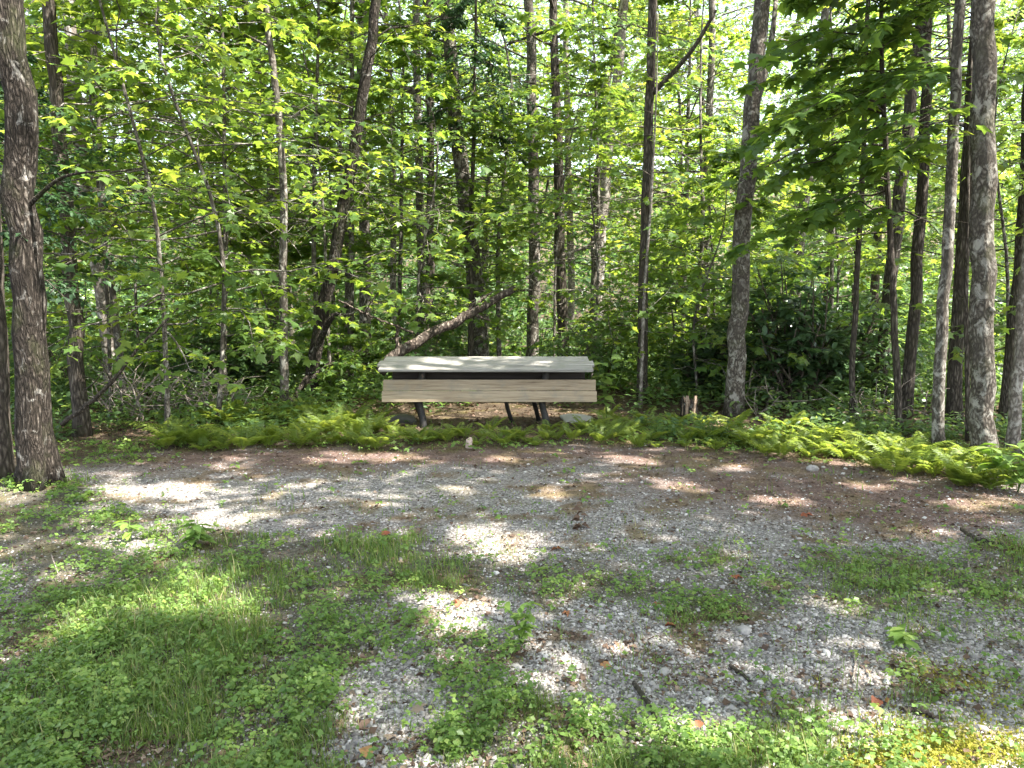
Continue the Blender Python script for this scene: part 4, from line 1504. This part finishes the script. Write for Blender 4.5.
# grass blades
def grass_mesh(x, y, h, tint, wdt):
    n = len(x)
    a = rg.uniform(0, 6.28, n)
    ln = rg.uniform(.15, .75, n) * h
    d = np.stack([np.cos(a), np.sin(a), np.zeros(n)], -1)
    sd = np.stack([-np.sin(a), np.cos(a), np.zeros(n)], -1)
    b = np.stack([x, y, tz(x, y) - .004], -1)
    up = np.array([0, 0, 1.])
    m1 = b + up * (h * .5)[:, None] + d * (ln * .25)[:, None]
    tp = b + up * (h * rg.uniform(.7, 1.0, n))[:, None] + d * ln[:, None]
    w = wdt[:, None]
    V = np.stack([b - sd * w, b + sd * w, m1 + sd * w * .8, m1 - sd * w * .8, tp], 1)
    i = (np.arange(n) * 5)[:, None]
    A = Acc()
    A.add(V.reshape(-1, 3), i + np.array([[0, 1, 2, 3]]), i + np.array([[3, 2, 4]]), np.repeat(tint, 5))
    return A


x, y = sample_ground(330000, 2.0, 9.0, .75)
g, ip, dr, ms = masks(x, y)
tuft = fbm(x * 2.3, y * 2.3, 88, 3)
edge = sstep(.15, .7, pad_edge_y(x) * 0 + (1 - ip)) * sstep(9.2, 7.2, y) * (np.abs(x) < 9)
fine = fbm(x * 9, y * 9, 55, 2)
pr = g * sstep(.34, .6, tuft) * (.25 + 1.1 * sstep(.38, .62, fine)) + .04 * ip + .35 * edge
k = rg.random(len(x)) < pr * (1 - .8 * ms) * (1 - .7 * dr * (1 - g))
x, y, tuft = x[k], y[k], tuft[k]
h = (rg.gamma(3, .0085, len(x)) + .012) * (.55 + 1.1 * sstep(.42, .72, tuft))
px, py, _ = proj(np.stack([x, y, 0 * x], -1))
h *= 1 + .8 * np.exp(-((px - 740) / 120) ** 2 - ((py - 745) / 26) ** 2)
ti = np.clip(rg.normal(.42, .22, len(x)) + .5 * (rg.random(len(x)) < .1), 0, 1)
print('grass', len(x))
tag(obj('grass', grass_mesh(x, y, h, ti, rg.uniform(.0012, .0026, len(x)) * np.clip(y / 3.5, .8, 2)), M['grass']), 'short tufted grass growing through the gravel', 'grass', kind='stuff')

# clover-like weeds
x, y = sample_ground(95000, 2.0, 9.0, .75)
g, ip, dr, ms = masks(x, y)
cl = fbm(x * 1.7, y * 1.7, 140, 3)
pxx, pyy, _ = proj(np.stack([x, y, 0 * x], -1))
fine = fbm(x * 8, y * 8, 155, 2)
pr = g * sstep(.32, .6, cl) * (.55 + .6 * (pxx < 340)) * (.2 + 1.2 * sstep(.4, .62, fine)) + .03 * ip + .5 * (1 - ip) * (y < 7.6)
k = rg.random(len(x)) < pr
x, y = x[k], y[k]
n = len(x)
print('weeds', n)
h = rg.gamma(4, .009, n) + .008
b = np.stack([x, y, tz(x, y) + h], -1)
P, A = [], []
a0 = rg.uniform(0, 6.28, n)
for q in range(4):
    a = a0 + q * 1.6 + rg.normal(0, .25, n)
    P.append(b + rg.normal(0, .006, b.shape))
    A.append(np.stack([np.cos(a), np.sin(a), rg.normal(-.15, .25, n)], -1))
sz = (.009 + .024 * rg.random(n) ** 2) * np.clip(y / 4, .9, 1.6)
wa = Acc()
tt = np.clip(rg.normal(.5, .2, n), 0, 1)
P, A = np.concatenate(P), np.concatenate(A)
leaves(wa, P, A, np.array([0, 0, 1.]) + rg.normal(0, .35, P.shape), np.tile(sz, 4) * rg.uniform(.7, 1.2, len(P)), np.clip(np.tile(tt, 4) + rg.normal(0, .08, len(P)), 0, 1),
       (SIMPLE[0] * [1.5, 1, 1], SIMPLE[1]))
tag(obj('ground_cover', wa, M['weed']), 'low clover-like weeds spreading through the grass', 'weeds', kind='stuff')

# leaf litter
la = Acc()
x, y = sample_ground(26000, 2.0, 9.5, .5)
g, ip, dr, ms = masks(x, y)
k = rg.random(len(x)) < .045 + .5 * dr * ip + .4 * (1 - ip) + .12 * g
x1, y1 = x[k], y[k]
x2 = rg.uniform(-1, 1, 30000)
y2 = rg.uniform(7.4, 24, 30000)
x2 = x2 * (y2 * .75 + .5)
x, y = np.r_[x1, x2], np.r_[y1, y2]
n = len(x)
P = np.stack([x, y, tz(x, y) + .008], -1)
leaves(la, P, rg.normal(0, 1, P.shape) * [1, 1, .2], np.array([0, 0, 1.]) + rg.normal(0, .35, P.shape), rg.uniform(.014, .042, n) * np.where(y > 8, 1.5, 1), rg.random(n) ** 1.2, (SIMPLE[0] * [1.5, 1, 2], SIMPLE[1]))
x, y = sample_ground(26000, 2.0, 8.5, .75)
g, ip, dr, ms = masks(x, y)
k = rg.random(len(x)) < ip * (.12 + .5 * sstep(.45, .7, fbm(x * 3, y * 3, 401))) + .3 * dr
x, y = x[k], y[k]
P = np.stack([x, y, tz(x, y) + .007], -1)
leaves(la, P, rg.normal(0, 1, P.shape) * [1, 1, .3], np.array([0, 0, 1.]) + rg.normal(0, .5, P.shape), rg.uniform(.008, .026, len(x)), rg.random(len(x)) ** 1.8, (SIMPLE[0] * [1.3, 1, 2], SIMPLE[1]))
tag(obj('leaf_litter', la, M['litter']), 'brown dead leaf litter along the pad edge and under the trees', 'leaf litter', kind='stuff')

# moss
x = rg.uniform(.8, 3.2, 30000)
y = rg.uniform(2.1, 3.0, 30000)
g, ip, dr, ms = masks(x, y)
k = rg.random(len(x)) < ms
x, y = x[k], y[k]
n = len(x)
P = np.stack([x, y, tz(x, y) + rg.uniform(-.002, .008, n)], -1)
ma = Acc()
leaves(ma, P, rg.normal(0, .6, P.shape) + [0, 0, .8], rg.normal(0, 1, P.shape), rg.uniform(.008, .018, n), np.clip(rg.normal(.5, .2, n), 0, 1), SIMPLE)
tag(obj('moss', ma, M['moss']), 'yellow-green moss carpet in the bottom right corner', 'moss', kind='stuff')

# low woodland plants between the trunks
n = 26000
y = 7.7 + 18 * rg.random(n) ** 1.5
x = rg.uniform(-1, 1, n) * (y * .75 + .5)
k = ~((np.abs(x - bx) < 1.7) & (y < 9.6)) & (fbm(x * .8, y * .8, 222) > .38) & (y > pad_edge_y(x) + .35)
x, y = x[k], y[k]
n = len(x)
h = (rg.gamma(3, .06, n) + .03) * np.clip((y - 7) / 3, .35, 1)
ua = Acc()
for q in range(4):
    P = np.stack([x, y, tz(x, y) + h], -1) + rg.normal(0, .06, (n, 3))
    leaves(ua, P, rg.normal(0, 1, P.shape) * [1, 1, .3], np.array([0, 0, 1.]) + rg.normal(0, .35, P.shape), rg.uniform(.05, .13, n) * np.clip(y / 11, .6, 1), np.clip(rg.normal(.5, .2, n), 0, 1), OVAL)
tag(obj('undergrowth', ua, M['leaf']), 'low green undergrowth carpeting the wood floor', 'undergrowth', kind='stuff')
for o in bpy.data.objects:
    if 'used' in o:
        del o['used']
